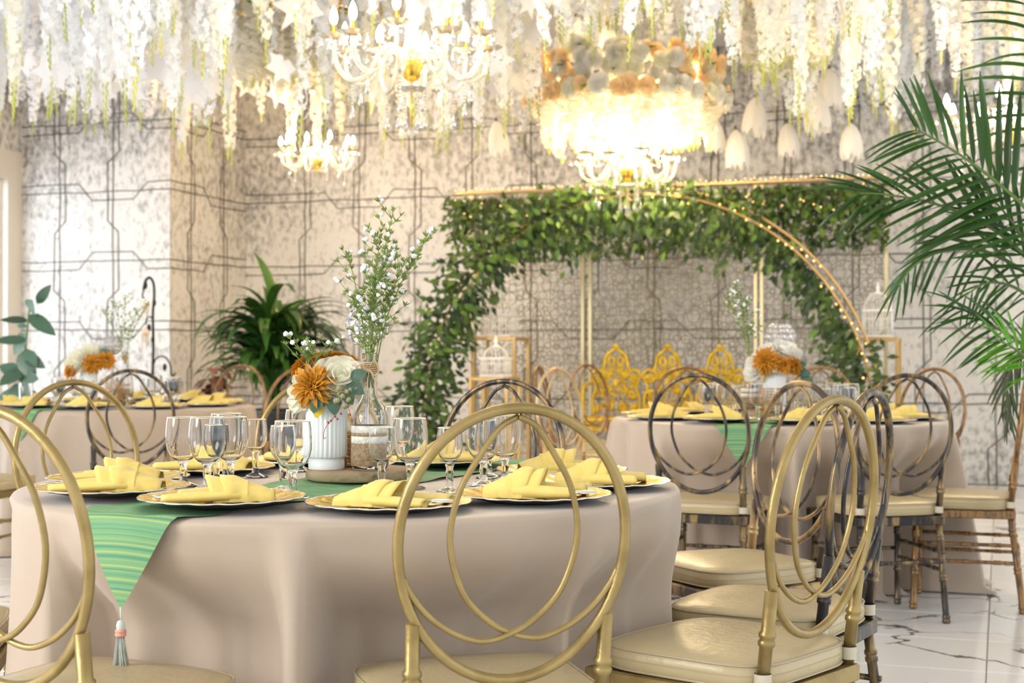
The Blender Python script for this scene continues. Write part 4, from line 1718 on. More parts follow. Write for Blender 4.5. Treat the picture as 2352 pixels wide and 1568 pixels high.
# ------------------------------------------------------------------ chandeliers
def chandelier():
    t = thing('chandelier', 'x', 'chandelier')
    ht = CEILZ - 2.22
    MB().lathe([(.012, .075), (.030, .085), (.018, .11), (.022, .16), (.040, .20), (.020, .25), (.016, .34), (.034, .38), (.018, .43), (.012, .52)], 16).build('column', CHGLASS, t)
    MB().lathe([(.05, ht), (.05, ht - .02), (.02, ht - .05), (.004, ht - .06)], 18).build('ceiling_rose', CHGOLD, t)
    ch = MB()
    z, k = .52, 0
    while z < ht - .05:
        ch.tube([(.008 * cos(a) if k % 2 else 0, 0 if k % 2 else .008 * cos(a), z + .014 + .018 * sin(a)) for a in [2 * pi * q / 10 for q in range(10)]], .002, 4, closed=True)
        z += .028
        k += 1
    ch.build('chain', CHGOLD, t)
    MB().lathe([(.004, -.055), (.018, -.05), (.034, -.035), (.042, -.010), (.048, .012), (.050, .030), (.032, .036), (.014, .06), (.014, .078)], 20).build('bowl', CHGOLD, t)
    MB().lathe([(.006, -.095), (.05, -.088), (.060, -.078), (.056, -.074), (.006, -.083)], 24, mod=lambda a, z: 1 + (.08 * cos(a * 8) if z > -.09 else 0)).build('lower_dish', CHGLASS, t)
    MB().tube([(0, 0, -.05), (0, 0, -.245)], .0035, 6).build('finial_rod', CHGOLD, t)
    MB().ball((0, 0, -.262), .020, 12, 8).build('crystal_ball', CHGLASS, t)
    arm_pts = catmull([(.03, 0, .035), (.085, 0, .075), (.135, 0, .045), (.185, 0, -.025), (.25, 0, -.045), (.305, 0, -.005), (.322, 0, .06), (.322, 0, .085)], 5)
    arm_me = MB().tube(arm_pts, [.0085] * len(arm_pts), 8).mesh('arm', CHGLASS)
    bob = MB().lathe([(.006, 0), (.035, .004), (.056, .016), (.060, .020), (.053, .017), (.034, .009), (.006, .006)], 24, mod=lambda a, z: 1 + (.07 * cos(a * 8) if z > .01 else 0)).mesh('bobeche', CHGLASS)
    cup = MB().lathe([(.010, -.012), (.016, -.008), (.018, 0), (.010, .004), (.0095, .05), (.006, .052)], 12).mesh('candle_sleeve', CHGOLD)
    bul = MB().lathe([(.006, 0), (.013, .012), (.0165, .028), (.013, .050), (.006, .068), (.001, .078)], 10, capb=True).mesh('bulb', BULB)
    drop = MB().lathe([(.0008, 0), (.0008, -.010), (.004, -.014), (.0095, -.036), (.007, -.046), (.001, -.052)], 6).mesh('drop', CRYSTAL)

    def beads(n, step, r, tail):
        m = MB()
        for k in range(n):
            m.ball((0, 0, -k * step - r), r, 6, 4)
        if tail:
            m.lathe([(.0008, -n * step), (.006, -n * step - .008), (.012, -n * step - .034), (.008, -n * step - .046), (.001, -n * step - .054)], 6)
        return m

    long_ = beads(8, .0145, .0068, True).mesh('bead_string', CRYSTAL)
    short = beads(3, .012, .0055, True).mesh('bead_string', CRYSTAL)
    n = 10
    for k in range(n):
        a = 2 * pi * k / n + .2
        zo = .065 if k % 2 else 0.0
        am = link('arm', arm_me, t, (0, 0, zo * .0), (0, 0, a))
        am.scale = (1.0, 1.0, 1.0 + zo * 4)
        zc = .085 * (1 + zo * 4)
        e = Vector((.322 * cos(a), .322 * sin(a), zc))
        link('bobeche', bob, t, e)
        link('candle_sleeve', cup, t, e + Vector((0, 0, .012)))
        link('bulb', bul, t, e + Vector((0, 0, .062)))
        for j in range(5):
            b = 2 * pi * j / 5 + a
            link('drop', drop, t, e + Vector((.056 * cos(b), .056 * sin(b), .014)))
        link('bead_string', long_ if k % 2 else short, t, (.245 * cos(a), .245 * sin(a), -.054 if k % 2 else -.05))
        b2 = a + pi / n
        sw = MB()
        p0, p1 = e, Vector((.322 * cos(a + 2 * pi / n), .322 * sin(a + 2 * pi / n), .085 * (1 + (0.065 if (k + 1) % 2 else 0) * 4)))
        for q in range(1, 11):
            u = q / 11
            p = p0.lerp(p1, u) + Vector((0, 0, -.075 * sin(pi * u)))
            p = Vector((p.x, p.y, p.z))
            sw.ball(p, .0062, 6, 4)
        sw.build('bead_swag', CRYSTAL, t)
    for k in range(6):
        a = 2 * pi * k / 6
        link('bead_string', long_, t, (.055 * cos(a), .055 * sin(a), -.084))
    return Proto(t)


CHAND = chandelier()
CPOS = [((-.417, 5.9), 'crystal chandelier nearest the camera, cut by the top edge of the photo'), ((.765, 9.4), 'glowing crystal chandelier hanging before the leafy arch, inside a flower hoop'), ((-1.453, 10.6), 'crystal chandelier behind flower strands, over the broad-leaved potted plant'), ((2.72, 7.8), 'crystal chandelier at the right edge, behind the palm fronds')]
for k, ((x, y), lb) in enumerate(CPOS):
    c = CHAND.copy(lb, 'crystal chandeliers', (x, y, 2.22), .3 * k)
    if k == 2:
        c.location.z, c.scale = 2.45, (.833,) * 3
    d = bpy.data.lights.new('chandelier_glow', 'POINT')
    d.energy = (22, 85, 75, 40)[k]
    d.color = (1.0, 0.74, 0.42) if k != 2 else (1.0, 0.66, 0.30)
    d.shadow_soft_size = .12
    lo = bpy.data.objects.new('chandelier_glow', d)
    COL.objects.link(lo)
    lo.parent = c
    lo.location = (0, 0, .16)


# ------------------------------------------------------------------ hanging flowers
def strand_meshes(rnd, k):
    """hanging blossom strand of unit length from the origin down: stem, blossoms, tip buds"""
    st, bl, tp = MB(), MB(), MB()
    ph = rnd.uniform(0, 6)
    cx = lambda u: (.012 * sin(u * 5 + ph), .012 * cos(u * 4 + ph))
    pts = [(cx(u)[0], cx(u)[1], -u) for u in [q / 8 for q in range(9)]]
    st.tube(pts, .0018, 3)
    n = 88
    for i in range(n):
        u = .03 + .87 * i / n + rnd.uniform(-.006, .006)
        R = .040 * (1 - .55 * smooth01(.45, .92, u)) * rnd.uniform(.7, 1.15)
        a = i * 2.4 + rnd.uniform(-.5, .5)
        c = Vector((cx(u)[0] + R * cos(a), cx(u)[1] + R * sin(a), -u))
        nrm = Vector((cos(a), sin(a), rnd.uniform(-.7, .3))).normalized()
        x = nrm.cross(Vector((0, 0, 1))).normalized()
        y = nrm.cross(x)
        s = .025 * (1 - .35 * smooth01(.5, .9, u)) * rnd.uniform(.75, 1.15)
        r0 = rnd.uniform(0, 6)
        for q in range(4):
            b = r0 + q * pi / 2 + rnd.uniform(-.2, .2)
            d = x * cos(b) + y * sin(b)
            e = x * -sin(b) + y * cos(b)
            bl.add([c, c + d * s * .7 + e * s * .55 + nrm * .004, c + d * s * 1.25 + nrm * .001, c + d * s * .7 - e * s * .55 + nrm * .004], [(0, 1, 2, 3)])
    for i in range(16):
        u = .87 + .13 * i / 16
        a = i * 2.1
        R = .012 * (1.02 - u) * 6
        c = Vector((cx(u)[0] + R * cos(a), cx(u)[1] + R * sin(a), -u))
        s = .008
        tp.add([c + Vector((0, 0, s)), c + Vector((s * .6, 0, 0)), c + Vector((0, s * .6, 0)), c + Vector((-s * .6, -s * .4, 0)), c + Vector((0, 0, -s * 1.3))], [(0, 1, 2), (0, 2, 3), (0, 3, 1), (4, 2, 1), (4, 3, 2), (4, 1, 3)])
    return st, bl, tp


rnd = random.Random(21)
SV = []
for k in range(7):
    st, bl, tp = strand_meshes(rnd, k)
    mt = STRANDW if k < 4 else STRANDC
    SV.append((st.mesh('flower_strand', STRANDW), bl.mesh('blossoms', mt), tp.mesh('tip_buds', TIP), bl, tp))


def env(px):
    pts = [(-80, 300), (60, 320), (330, 320), (420, 385), (560, 400), (720, 415), (860, 410), (960, 345), (1080, 370), (1200, 350), (1280, 215), (1620, 205), (1680, 330), (1780, 350), (1930, 330), (2050, 320), (2200, 310), (2450, 300)]
    for (a, ya), (b, yb) in zip(pts[:-1], pts[1:]):
        if a <= px <= b:
            return ya + (yb - ya) * (px - a) / (b - a)
    return 300


def zone(px, d):
    if px < 380:
        return 'over the left table, before the grey wall'
    if px < 820:
        return 'left of the nearest chandelier'
    if px < 1240:
        return 'around and right of the nearest chandelier'
    if px < 1700:
        return 'above the leafy arch'
    return 'over the right side, toward the palm'


def row(d):
    return 'front row' if d < 7.6 else 'second row' if d < 8.9 else 'third row' if d < 10.2 else 'back row'


SPOTS = [(130, 'at the left window corner'), (260, 'above the left table'), (390, 'above the black hook'), (565, 'before the beige return wall'), (700, 'above the broad-leaved plant'), (840, 'around the small chandelier'), (1050, 'behind the nearest chandelier'), (1250, 'right of the nearest chandelier'), (1450, 'above the flower hoop, left half'), (1660, 'above the flower hoop, right half'), (1800, 'just right of the flower hoop'), (1950, 'over the right end of the arch'), (2100, 'left of the palm tip'), (2230, 'above the middle of the palm'), (9999, 'behind the top palm fronds')]


def spot(px):
    return next(t for x, t in SPOTS if px < x)


def blocked(px, d, r=.10):
    for ci, ((x, y), _) in enumerate(CPOS):
        if ci == 2 and rnd.random() < .6:
            continue
        cpx = CX + x / y * FPX
        if d < y + .55 and abs(px - cpx) < (.47 + r) / y * FPX:
            return True
    for x, y, rr in ((.765, 9.4, .68), (-1.3, 8.95, .48), (1.64, 8.5, .30)):
        if abs(px - (CX + x / y * FPX)) < (rr + .05) / y * FPX and d < y + rr + .08 and d > y - rr - .08:
            return True
    return False


strand_xy = []
cnt = 0
tries = 0
while cnt < 285 and tries < 30000:
    tries += 1
    px = rnd.uniform(-60, 2410)
    if px < 140 and rnd.random() < .35:
        continue
    d = rnd.uniform(6.0, 11.6)
    yb = env(px) - (rnd.random() ** 1.25) * 300 - (30 if d < 8 else 0)
    if 1240 < px < 1660 and d < 9.9:
        yb = rnd.uniform(20, 165)
        if d > 8.5:
            continue
    elif blocked(px, d):
        continue
    x = (px - CX) / FPX * d
    # stay inside the projecting wall and the back wall
    p = Vector((x, d, 0))
    if (p - L0).dot(V) > -.25 and (p - CO).dot(U) < .2 or (p - BL).dot(V) > -.25 or (p - L0).dot(U) < .15:
        continue
    zb = CAMH + (HY - yb) / FPX * d
    if zb < 2.02 or zb > 3.15:
        continue
    if any((x - a) ** 2 + (d - b) ** 2 < .011 for a, b in strand_xy):
        continue
    strand_xy.append((x, d))
    k = rnd.randrange(7) if px > 380 else rnd.choice((0, 1, 2, 3, 0, 1, 4))
    st, bl, tp, _, _ = SV[k]
    L = CEILZ - zb
    o = link('flower_strand', st, None, (x, d, CEILZ), (rnd.uniform(-.03, .03), rnd.uniform(-.03, .03), rnd.uniform(0, 6)), (1.15, 1.15, L))
    tag(o, ('long ' if L > 1.25 else 'short ' if L < .95 else '') + ('white' if k < 4 else 'cream') + ' wisteria strand in the ' + row(d) + ', ' + spot(px), 'flower strand', 'wisteria strands ' + spot(px))
    link('blossoms', bl, o)
    link('tip_buds', tp, o)
    cnt += 1

# the rest of the canopy farther up and back, past counting
mass = MB()
for _ in range(150):
    px = rnd.uniform(0, 2400)
    d = rnd.uniform(7.0, 11.4)
    if blocked(px, d):
        continue
    x = (px - CX) / FPX * d
    p = Vector((x, d, 0))
    if (p - L0).dot(V) > -.3 and (p - CO).dot(U) < .3 or (p - BL).dot(V) > -.3 or (p - L0).dot(U) < .3:
        continue
    if any((x - a) ** 2 + (d - b) ** 2 < .006 for a, b in strand_xy):
        continue
    L = rnd.uniform(.45, .85)
    mass.xf(Matrix.Translation((x, d, CEILZ)) @ Matrix.Rotation(rnd.uniform(0, 6), 4, 'Z') @ Matrix.Diagonal((1.3, 1.3, L, 1)), SV[rnd.randrange(7)][3])
mo = mass.build('blossom_canopy', STRANDW)
tag(mo, 'short white blossom strands filling the ceiling between the long ones', 'flower canopy', kind='stuff')


def maple_mb():
    m = MB()
    out = []
    for k in range(20):
        a = pi / 2 + 2 * pi * k / 20
        lobe = {0: 1.0, 1: .55, 2: .62, 3: .9, 4: .55, 5: .6, 6: .78, 7: .5, 8: .5, 9: .42, 10: .2}[min(k, 20 - k)]
        out.append((lobe * cos(a), lobe * sin(a), -.18 * lobe * lobe + .05 * (k % 2)))
    vs = [(0, -.05, .03)] + out
    fs = [(0, 1 + k, 1 + (k + 1) % 20) for k in range(20)]
    return m.add(vs, fs)


MAPLE_ME = maple_mb().mesh('silk_leaf', MAPLE)
thread = MB().tube([(0, 0, 0), (0, 0, 1)], .0012, 3).mesh('thread', WHITEP)
for k in range(120):
    px = rnd.uniform(40, 1300) if k < 108 else rnd.uniform(1300, 2350)
    d = rnd.uniform(7, 11)
    if blocked(px, d):
        continue
    x = (px - CX) / FPX * d
    p = Vector((x, d, 0))
    if (p - L0).dot(V) > -.3 and (p - CO).dot(U) < .3 or (p - BL).dot(V) > -.3 or (p - L0).dot(U) < .3:
        continue
    py = rnd.uniform(-20, 210) if px < 1300 else rnd.uniform(0, 260)
    z = CAMH + (HY - py) / FPX * d
    if z > 3.4 or z < 2.3:
        continue
    s = rnd.uniform(.10, .16)
    o = link('silk_leaf', MAPLE_ME, None, (x, d, z), (radians(rnd.uniform(60, 120)), rnd.uniform(2.4, 3.9), rnd.uniform(-.7, .7)), s)
    tag(o, ('large ' if s > .13 else 'small ') + 'white silk maple leaf in the ' + row(d) + ', ' + spot(px), 'silk leaf', 'white silk leaves ' + spot(px))
    th = link('thread', thread, o)
    th.matrix_parent_inverse = Matrix.Identity(4)
    M = o.matrix_basis.inverted() @ Matrix.Translation((x, d, z)) @ Matrix.Diagonal((1, 1, CEILZ - z, 1))
    th.matrix_local = M


def feather_bell():
    m = MB()
    seg = 28
    pr = [(.02, .0), (.05, -.03), (.075, -.08), (.092, -.15), (.098, -.21), (.094, -.26)]
    vs, fs = [], []
    for i, (r, z) in enumerate(pr):
        for k in range(seg):
            a = 2 * pi * k / seg
            j = (.05 * (k % 4) / 3 + .025 * sin(k * 2.3)) if i == len(pr) - 1 else 0
            vs.append((r * cos(a) * (1 + .05 * sin(a * 7)), r * sin(a) * (1 + .05 * sin(a * 7)), z - j))
    for i in range(len(pr) - 1):
        for k in range(seg):
            l = (k + 1) % seg
            fs.append((i * seg + k, i * seg + l, (i + 1) * seg + l, (i + 1) * seg + k))
    vs.append((0, 0, .02))
    fs += [(len(vs) - 1, (k + 1) % seg, k) for k in range(seg)]
    return m.add(vs, fs)


BELL = feather_bell().mesh('feather_bell', FEATHER)
btop = MB().tube([(0, 0, .01), (0, 0, .045)], [.016, .008], 8).mesh('cap', CORD)
BL_ = [(1140, 280, 'far left one by itself'), (1640, 275, 'left of the peach roses edge'), (1690, 300, 'lowest of the left pair'), (1737, 225, 'above the lowest pair'), (1808, 285, 'in the middle of the row'), (1872, 215, 'highest of the row'), (1955, 285, 'right end of the row'), (1325, 40, 'upper one above the flower hoop'), (1395, 60, 'upper one right above the flower hoop'), (1195, 20, 'near the top right of the nearest chandelier'), (1905, 160, 'beside the yellow-tipped cluster')]
for px, py, wh in BL_:
    d = 10.3 if py > 150 else 9.0
    if px > 1850:
        d = 9.9
    v = P(px, py, d)
    o = link('feather_bell', BELL, None, v, (rnd.uniform(-.15, .15), rnd.uniform(-.15, .15), rnd.uniform(0, 6)), rnd.uniform(.72, .95))
    tag(o, 'white feathery bell flower with ragged hem, ' + wh, 'bell flower', 'white feathery bells')
    link('cap', btop, o)
    M = o.matrix_basis.inverted() @ Matrix.Translation(v) @ Matrix.Diagonal((1, 1, CEILZ - v.z, 1))
    link('thread', thread, o).matrix_local = M

bd = MB()
for k in range(26):
    bd.ball((0, 0, -.035 * k - .01), .0085, 6, 4)
bd.lathe([(.001, -.92), (.012, -.95), (.001, -.985)], 6)
BEADS = bd.mesh('bead_strand', CRYSTAL)
for px, py, d in ((424, 90, 8.0), (1205, 90, 8.6), (1158, 280, 9.2), (1655, 80, 8.9), (1722, 200, 9.4), (2010, 70, 8.2), (2185, 115, 8.0), (1945, 225, 9.6), (2160, 185, 9.0), (1475, 60, 8.3), (375, 60, 7.6), (1085, 230, 9.0)):
    v = P(px, py, d)
    L = CEILZ - v.z
    if L < .15:
        continue
    o = link('bead_strand', BEADS, None, (v.x, d, CEILZ), (0, 0, 0), (1, 1, min(1.25, L)))
    tag(o, 'crystal bead strand in the ' + row(d) + ', ' + spot(px), 'bead strand', 'crystal bead strands ' + spot(px))


# flower hoops: roses above, yellow-tipped strands below
rose_mesh = {}
rr_ = random.Random(3)
for nm, mt in (('w', WHITEROSE), ('p', PEACHROSE), ('c', CREAMROSE)):
    m = MB()
    for M in rose_mats(rr_):
        m.xf(M, ROSEP)
    rose_mesh[nm] = m.mesh('rose', mt)
fl_me = leaf_mb(.09, .05, .3, .1, 3).mesh('rose_leaf', FOLI)


def hoop(x, y, zr, R, L, nr, ns, label, peach):
    t = thing('flower_hoop', label, 'flower hoop', (x, y, zr), 0, 'flower hoops hung from the ceiling')
    MB().tube([(R * cos(a), R * sin(a), .0) for a in [2 * pi * k / 40 for k in range(40)]], .02, 6, closed=True).build('hoop_ring', CHGOLD, t)
    for k in range(4):
        a = pi / 4 + k * pi / 2
        MB().tube([(R * cos(a), R * sin(a), 0), (R * cos(a), R * sin(a), CEILZ - zr)], .002, 4).build('hanger', WHITEP, t)
    for k in range(nr):
        a = 2 * pi * k / nr + rr_.uniform(-.08, .08)
        row = k % 4
        r = R + (.10, .03, .07, .0)[row] + rr_.uniform(-.02, .03)
        z = (.0, .10, .17, .24)[row] + rr_.uniform(-.03, .03)
        dv = Vector((cos(a), sin(a), rr_.uniform(-.5, .3)))
        s = rr_.uniform(.040, .058)
        w = 'p' if rr_.random() < peach else rr_.choice('wwc')
        linkm('rose', rose_mesh[w], t, face(dv, (r * cos(a), r * sin(a), z), s, rr_.uniform(0, 6)))
        if k % 5 == 0:
            dv = Vector((cos(a + .1), sin(a + .1), rr_.uniform(-.4, .6)))
            linkm('rose_leaf', fl_me, t, TRS((r * cos(a + .06), r * sin(a + .06), z), orient(dv), rr_.uniform(.7, 1.1)))
    for k in range(ns):
        a = 2 * pi * k / ns + rr_.uniform(-.05, .05)
        r = R - rr_.uniform(.0, .16)
        q = rr_.randrange(7)
        M = Matrix.Translation((r * cos(a), r * sin(a), .02)) @ Matrix.Rotation(rr_.uniform(0, 6), 4, 'Z') @ Matrix.Diagonal((1.35, 1.35, L * rr_.uniform(.8, 1.1), 1))
        b = linkm('blossom_strand', SV[4 + q % 3][1], t, M)
        link('tip_buds', SV[q][2], b)
    return t


hoop(.765, 9.4, 2.70, .56, .36, 150, 46, 'hoop of peach and cream roses with glowing fringe around the chandelier before the arch', .42)
hoop(-1.30, 8.95, 3.12, .42, .44, 60, 40, 'hoop of cream roses with yellow-tipped fringe left of the nearest chandelier', .35)
hoop(1.64, 8.5, 3.10, .26, .42, 20, 34, 'small hoop of white blossom with yellow-tipped fringe above the right end of the arch', .1)

# ------------------------------------------------------------------ arch, backdrop
LEAFM = [leaf_mb(1, .48, b, .12, 4, .8).mesh('leaf', FOLI) for b in (.1, .3, .5)]
LMB = [leaf_mb(1, .48, b, .12, 2, .8) for b in (.15, .4)]


def foliage(t, samples, nobj, nstuff, rnd, smin=.045, smax=.075):
    """leaves at sampled spots: the nearest as single leaves, the rest joined"""
    sp = [samples() for _ in range(nobj + nstuff)]
    sp.sort(key=lambda q: q[0].y)
    m = MB()
    for k, (p, out) in enumerate(sp):
        dv = (out + Vector((rnd.uniform(-.8, .8), rnd.uniform(-.8, .4), rnd.uniform(-1.1, .5))))
        s = rnd.uniform(smin, smax)
        M = TRS(p, orient(dv, Vector((rnd.uniform(-.5, .5), -1, .4))), s)
        if k < nobj:
            linkm('leaf', LEAFM[rnd.randrange(3)], t, M)
        else:
            m.xf(M, LMB[rnd.randrange(2)])
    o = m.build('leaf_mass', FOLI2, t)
    o['kind'] = 'stuff'


ar = thing('flower_arch', 'round gold hoop arch covered with ficus leaves and fairy lights', 'arch', (.885, 9.85, 0), -AL)
AR, ACZ = 1.585, .545
a0 = math.asin(-ACZ / AR)
angs = [a0 + (pi - 2 * a0) * k / 80 for k in range(81)]
for dr in (0, .05):
    MB().tube([((AR + dr) * cos(a), .02 * (1 if dr else -1), ACZ + (AR + dr) * sin(a)) for a in angs if ACZ + (AR + dr) * sin(a) > -.001], .010, 8).build('arch_ring', STAND, ar)
MB().bbox((0, 0, .012), (2 * AR * cos(a0) + .2, .3, .024)).build('arch_base', STAND, ar, smooth=False)
rnd = random.Random(33)


def arch_sample():
    while True:
        a = rnd.uniform(a0 + .12, pi - a0 - .05)
        left = a > pi * .56
        if left:
            off = rnd.gauss(.0, .10)
            den = 1.0
        else:
            off = -abs(rnd.gauss(.02, .10)) if a > .35 else rnd.gauss(-.05, .08)
            den = .62
        if rnd.random() < den:
            break
    if .33 * pi < a < .66 * pi:
        off = rnd.gauss(0, .045) if rnd.random() < .5 else off - abs(rnd.gauss(0, .10))
    r = AR + off
    p = Vector((r * cos(a), rnd.gauss(-.09 if left or a > .36 * pi else -.03, .06), max(.02, ACZ + r * sin(a))))
    return p, Vector((cos(a), 0, sin(a))) * (1 if off > 0 else -1) * .8


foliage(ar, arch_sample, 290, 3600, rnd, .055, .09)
fb = MB()
for k in range(64):
    a = a0 + .1 + (pi - 2 * a0 - .2) * k / 110
    r = AR + rnd.uniform(-.05, .05)
    fb.ball((r * cos(a), -.05 + rnd.uniform(-.05, .03), ACZ + r * sin(a)), .0075, 6, 4)
fb.build('fairy_lights', FAIRY, ar)['kind'] = 'stuff'

BK = Vector((1.222, 10.9, 0))
bk = thing('backdrop_screen', 'gold post screen of lacy wire mesh with a leafy top behind the gilded bench', 'screen', BK, -AL)


def bk_s(px):
    d = 11.32 / (1 + .344 * (px - CX) / FPX)
    x = (px - CX) / FPX * d
    return (Vector((x, d, 0)) - BK).dot(U)


HB = 2.30
for px in (1088, 1339, 1356, 1736, 1750, 2036):
    MB().bbox((bk_s(px), 0, HB / 2), (.030, .04, HB), .004).build('post', POSTG, bk, smooth=False)
xa, xb = bk_s(1048), bk_s(2045)
MB().bbox(((xa + xb) / 2, 0, HB + .015), (xb - xa, .04, .02), .004).build('top_rail', STAND, bk, smooth=False)
MB().bbox(((bk_s(1088) + bk_s(2036)) / 2, 0, .02), (bk_s(2036) - bk_s(1088), .05, .03), .004).build('bottom_rail', POSTG, bk, smooth=False)
msh = MB()
cells = []
xs0, xs1 = bk_s(1088) + .02, bk_s(2036) - .02
tries = 0
grid = {}
while len(cells) < 1500 and tries < 40000:
    tries += 1
    x, z = rnd.uniform(xs0, xs1), rnd.uniform(.05, HB - .05)
    r = rnd.choice((.05, .04, .033, .026, .02))
    gx, gz = int(x / .1), int(z / .1)
    if all((x - a) ** 2 + (z - b) ** 2 > ((r + c) * .93) ** 2 for i in (-1, 0, 1) for j in (-1, 0, 1) for a, b, c in grid.get((gx + i, gz + j), ())):
        cells.append((x, z, r))
        grid.setdefault((gx, gz), []).append((x, z, r))
for x, z, r in cells:
    msh.tube([(x + r * cos(a), .004 * sin(a * 2), z + r * sin(a)) for a in [2 * pi * k / 12 for k in range(12)]], .0033, 4, closed=True)
for k in range(0, 36):
    z = .05 + HB * k / 36
    msh.tube([(xs0, .006, z), (xs1, .006, z)], .002, 3)
for k in range(0, 56):
    x = xs0 + (xs1 - xs0) * k / 56
    msh.tube([(x, .006, .03), (x, .006, HB)], .002, 3)
msh.build('wire_mesh', WIRE, bk)['kind'] = 'stuff'


def bk_sample():
    u = rnd.random()
    x = xa + (xb - xa) * u
    dn = abs(rnd.gauss(0, .24))
    lim = .56 if u < .12 else .50
    dn = min(dn, lim * rnd.uniform(.75, 1))
    z = HB - .02 - dn
    if u < .06:
        x -= rnd.uniform(0, .1)
    return Vector((x, rnd.uniform(-.14, .06), z)), Vector((rnd.uniform(-.3, .3), -.5, -.4))


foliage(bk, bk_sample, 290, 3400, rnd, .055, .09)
fb = MB()
for k in range(90):
    x = xa + (xb - xa) * k / 90
    fb.ball((x, rnd.uniform(-.05, .03), HB + .035 + rnd.uniform(-.006, .012)), .0065, 6, 4)
for k in range(60):
    x = xa + (xb - xa) * rnd.random()
    fb.ball((x, -.15, HB - rnd.uniform(.02, .25)), .006, 6, 4)
fb.build('fairy_lights', FAIRY, bk)['kind'] = 'stuff'
# net valance along the top
nv = MB()
for k in range(150):
    x = xa + (xb - xa) * k / 150
    nv.tube([(x, -.09, HB + .01), (x + rnd.uniform(-.03, .03), -.11, HB - .10 - rnd.uniform(0, .05))], .0025, 3)
for z in (.0, .04, .08):
    nv.tube([(xa, -.09, HB - z), (xb, -.09, HB - z)], .003, 4)
nv.build('net_valance', WIRE, bk)['kind'] = 'stuff'


# ------------------------------------------------------------------ gold stands and birdcages
def stand(loc, w, h, label):
    t = thing('display_stand', label, 'stand', loc, -AL, 'gold frame stands')
    b = .024
    for sx in (-1, 1):
        for sy in (-1, 1):
            MB().bbox((sx * (w / 2 - b / 2), sy * (w / 2 - b / 2), h / 2), (b, b, h), .003).build('leg', STAND, t, smooth=False)
    for z, nm in ((h - b / 2, 'top_frame'), (b / 2, 'base_frame')):
        m = MB()
        for s in (-1, 1):
            m.bbox((s * (w / 2 - b / 2), 0, z), (b * .98, w - 2 * b, b * .98), .003)
            m.bbox((0, s * (w / 2 - b / 2), z), (w - 2 * b, b * .98, b * .98), .003)
        m.build(nm, STAND, t, smooth=False)
    MB().bbox((0, 0, h - .004), (w - .01, w - .01, .008), .002).build('top_panel', STAND, t, smooth=False)
    return t


def cage(loc, w, h, label):
    t = thing('birdcage', label, 'birdcage', loc, -AL, 'white birdcages')
    hb = h * .52
    MB().bbox((0, 0, .008), (w, w, .016), .003).build('base', CAGE, t, smooth=False)
    m = MB()
    for s in (-1, 1):
        m.bbox((s * w * .48, 0, hb), (.012, w, .014), .002)
        m.bbox((0, s * w * .48, hb), (w, .012, .014), .002)
    m.build('top_band', CAGE, t, smooth=False)
    m = MB()
    n = 9
    for k in range(n):
        u = -w * .48 + w * .96 * k / (n - 1)
        for s in (-1, 1):
            m.tube([(u, s * w * .48, .01), (u, s * w * .48, hb)], .0024, 4)
            m.tube([(s * w * .48, u, .01), (s * w * .48, u, hb)], .0024, 4)
    for z in (hb * .35, hb * .7):
        m.tube([(-w * .48, -w * .48, z), (w * .48, -w * .48, z), (w * .48, w * .48, z), (-w * .48, w * .48, z)], .0024, 4, closed=True)
    m.build('wire_bars', CAGE, t)
    m = MB()
    dh = h * .34
    for k in range(20):
        a = 2 * pi * k / 20
        pts = []
        for q in range(7):
            e = pi / 2 * q / 6
            r = w * .47 * cos(e) ** .8
            sq = 1 / max(abs(cos(a)), abs(sin(a))) if q == 0 else 1 + (1 / max(abs(cos(a)), abs(sin(a))) - 1) * (1 - q / 6) * .5
            pts.append((r * sq * cos(a), r * sq * sin(a), hb + dh * sin(e)))
        m.tube(pts, .0022, 4)
    m.build('dome', CAGE, t)
    MB().lathe([(.02, hb + dh - .008), (.026, hb + dh), (.008, hb + dh + .02), (.016, hb + dh + .04), (.004, hb + dh + .06), (.010, hb + dh + .075), (.001, h)], 12).build('finial', CAGE, t)
    MB().tube([(-.03, -w * .49, .03), (.03, -w * .49, .03), (.03, -w * .49, hb * .75), (-.03, -w * .49, hb * .75)], .004, 5, closed=True).build('door', CAGE, t)
    return t


s1 = P(1150, 774, 10.45)
stand((s1.x, 10.45, 0), .34, 1.148, 'tall gold frame stand with a birdcage, at the left foot of the arch')
s2 = P(1140, 866, 9.9)
stand((s2.x - .01, 9.98, 0), .29, .865, 'short gold frame stand with a birdcage, in front of the tall left stand')
s3 = P(2008, 775, 10.0)
stand((s3.x, 9.9, 0), .30, 1.14, 'gold frame stand with a birdcage, behind the right foot of the arch')
cage((s1.x, 10.45, 1.149), .22, .31, 'white birdcage on the tall left gold stand')
cage((s2.x - .005, 9.98, .866), .18, .25, 'small white birdcage on the short left gold stand')
cage((s3.x, 9.9, 1.141), .20, .36, 'white birdcage on the right gold stand, beside the palm')


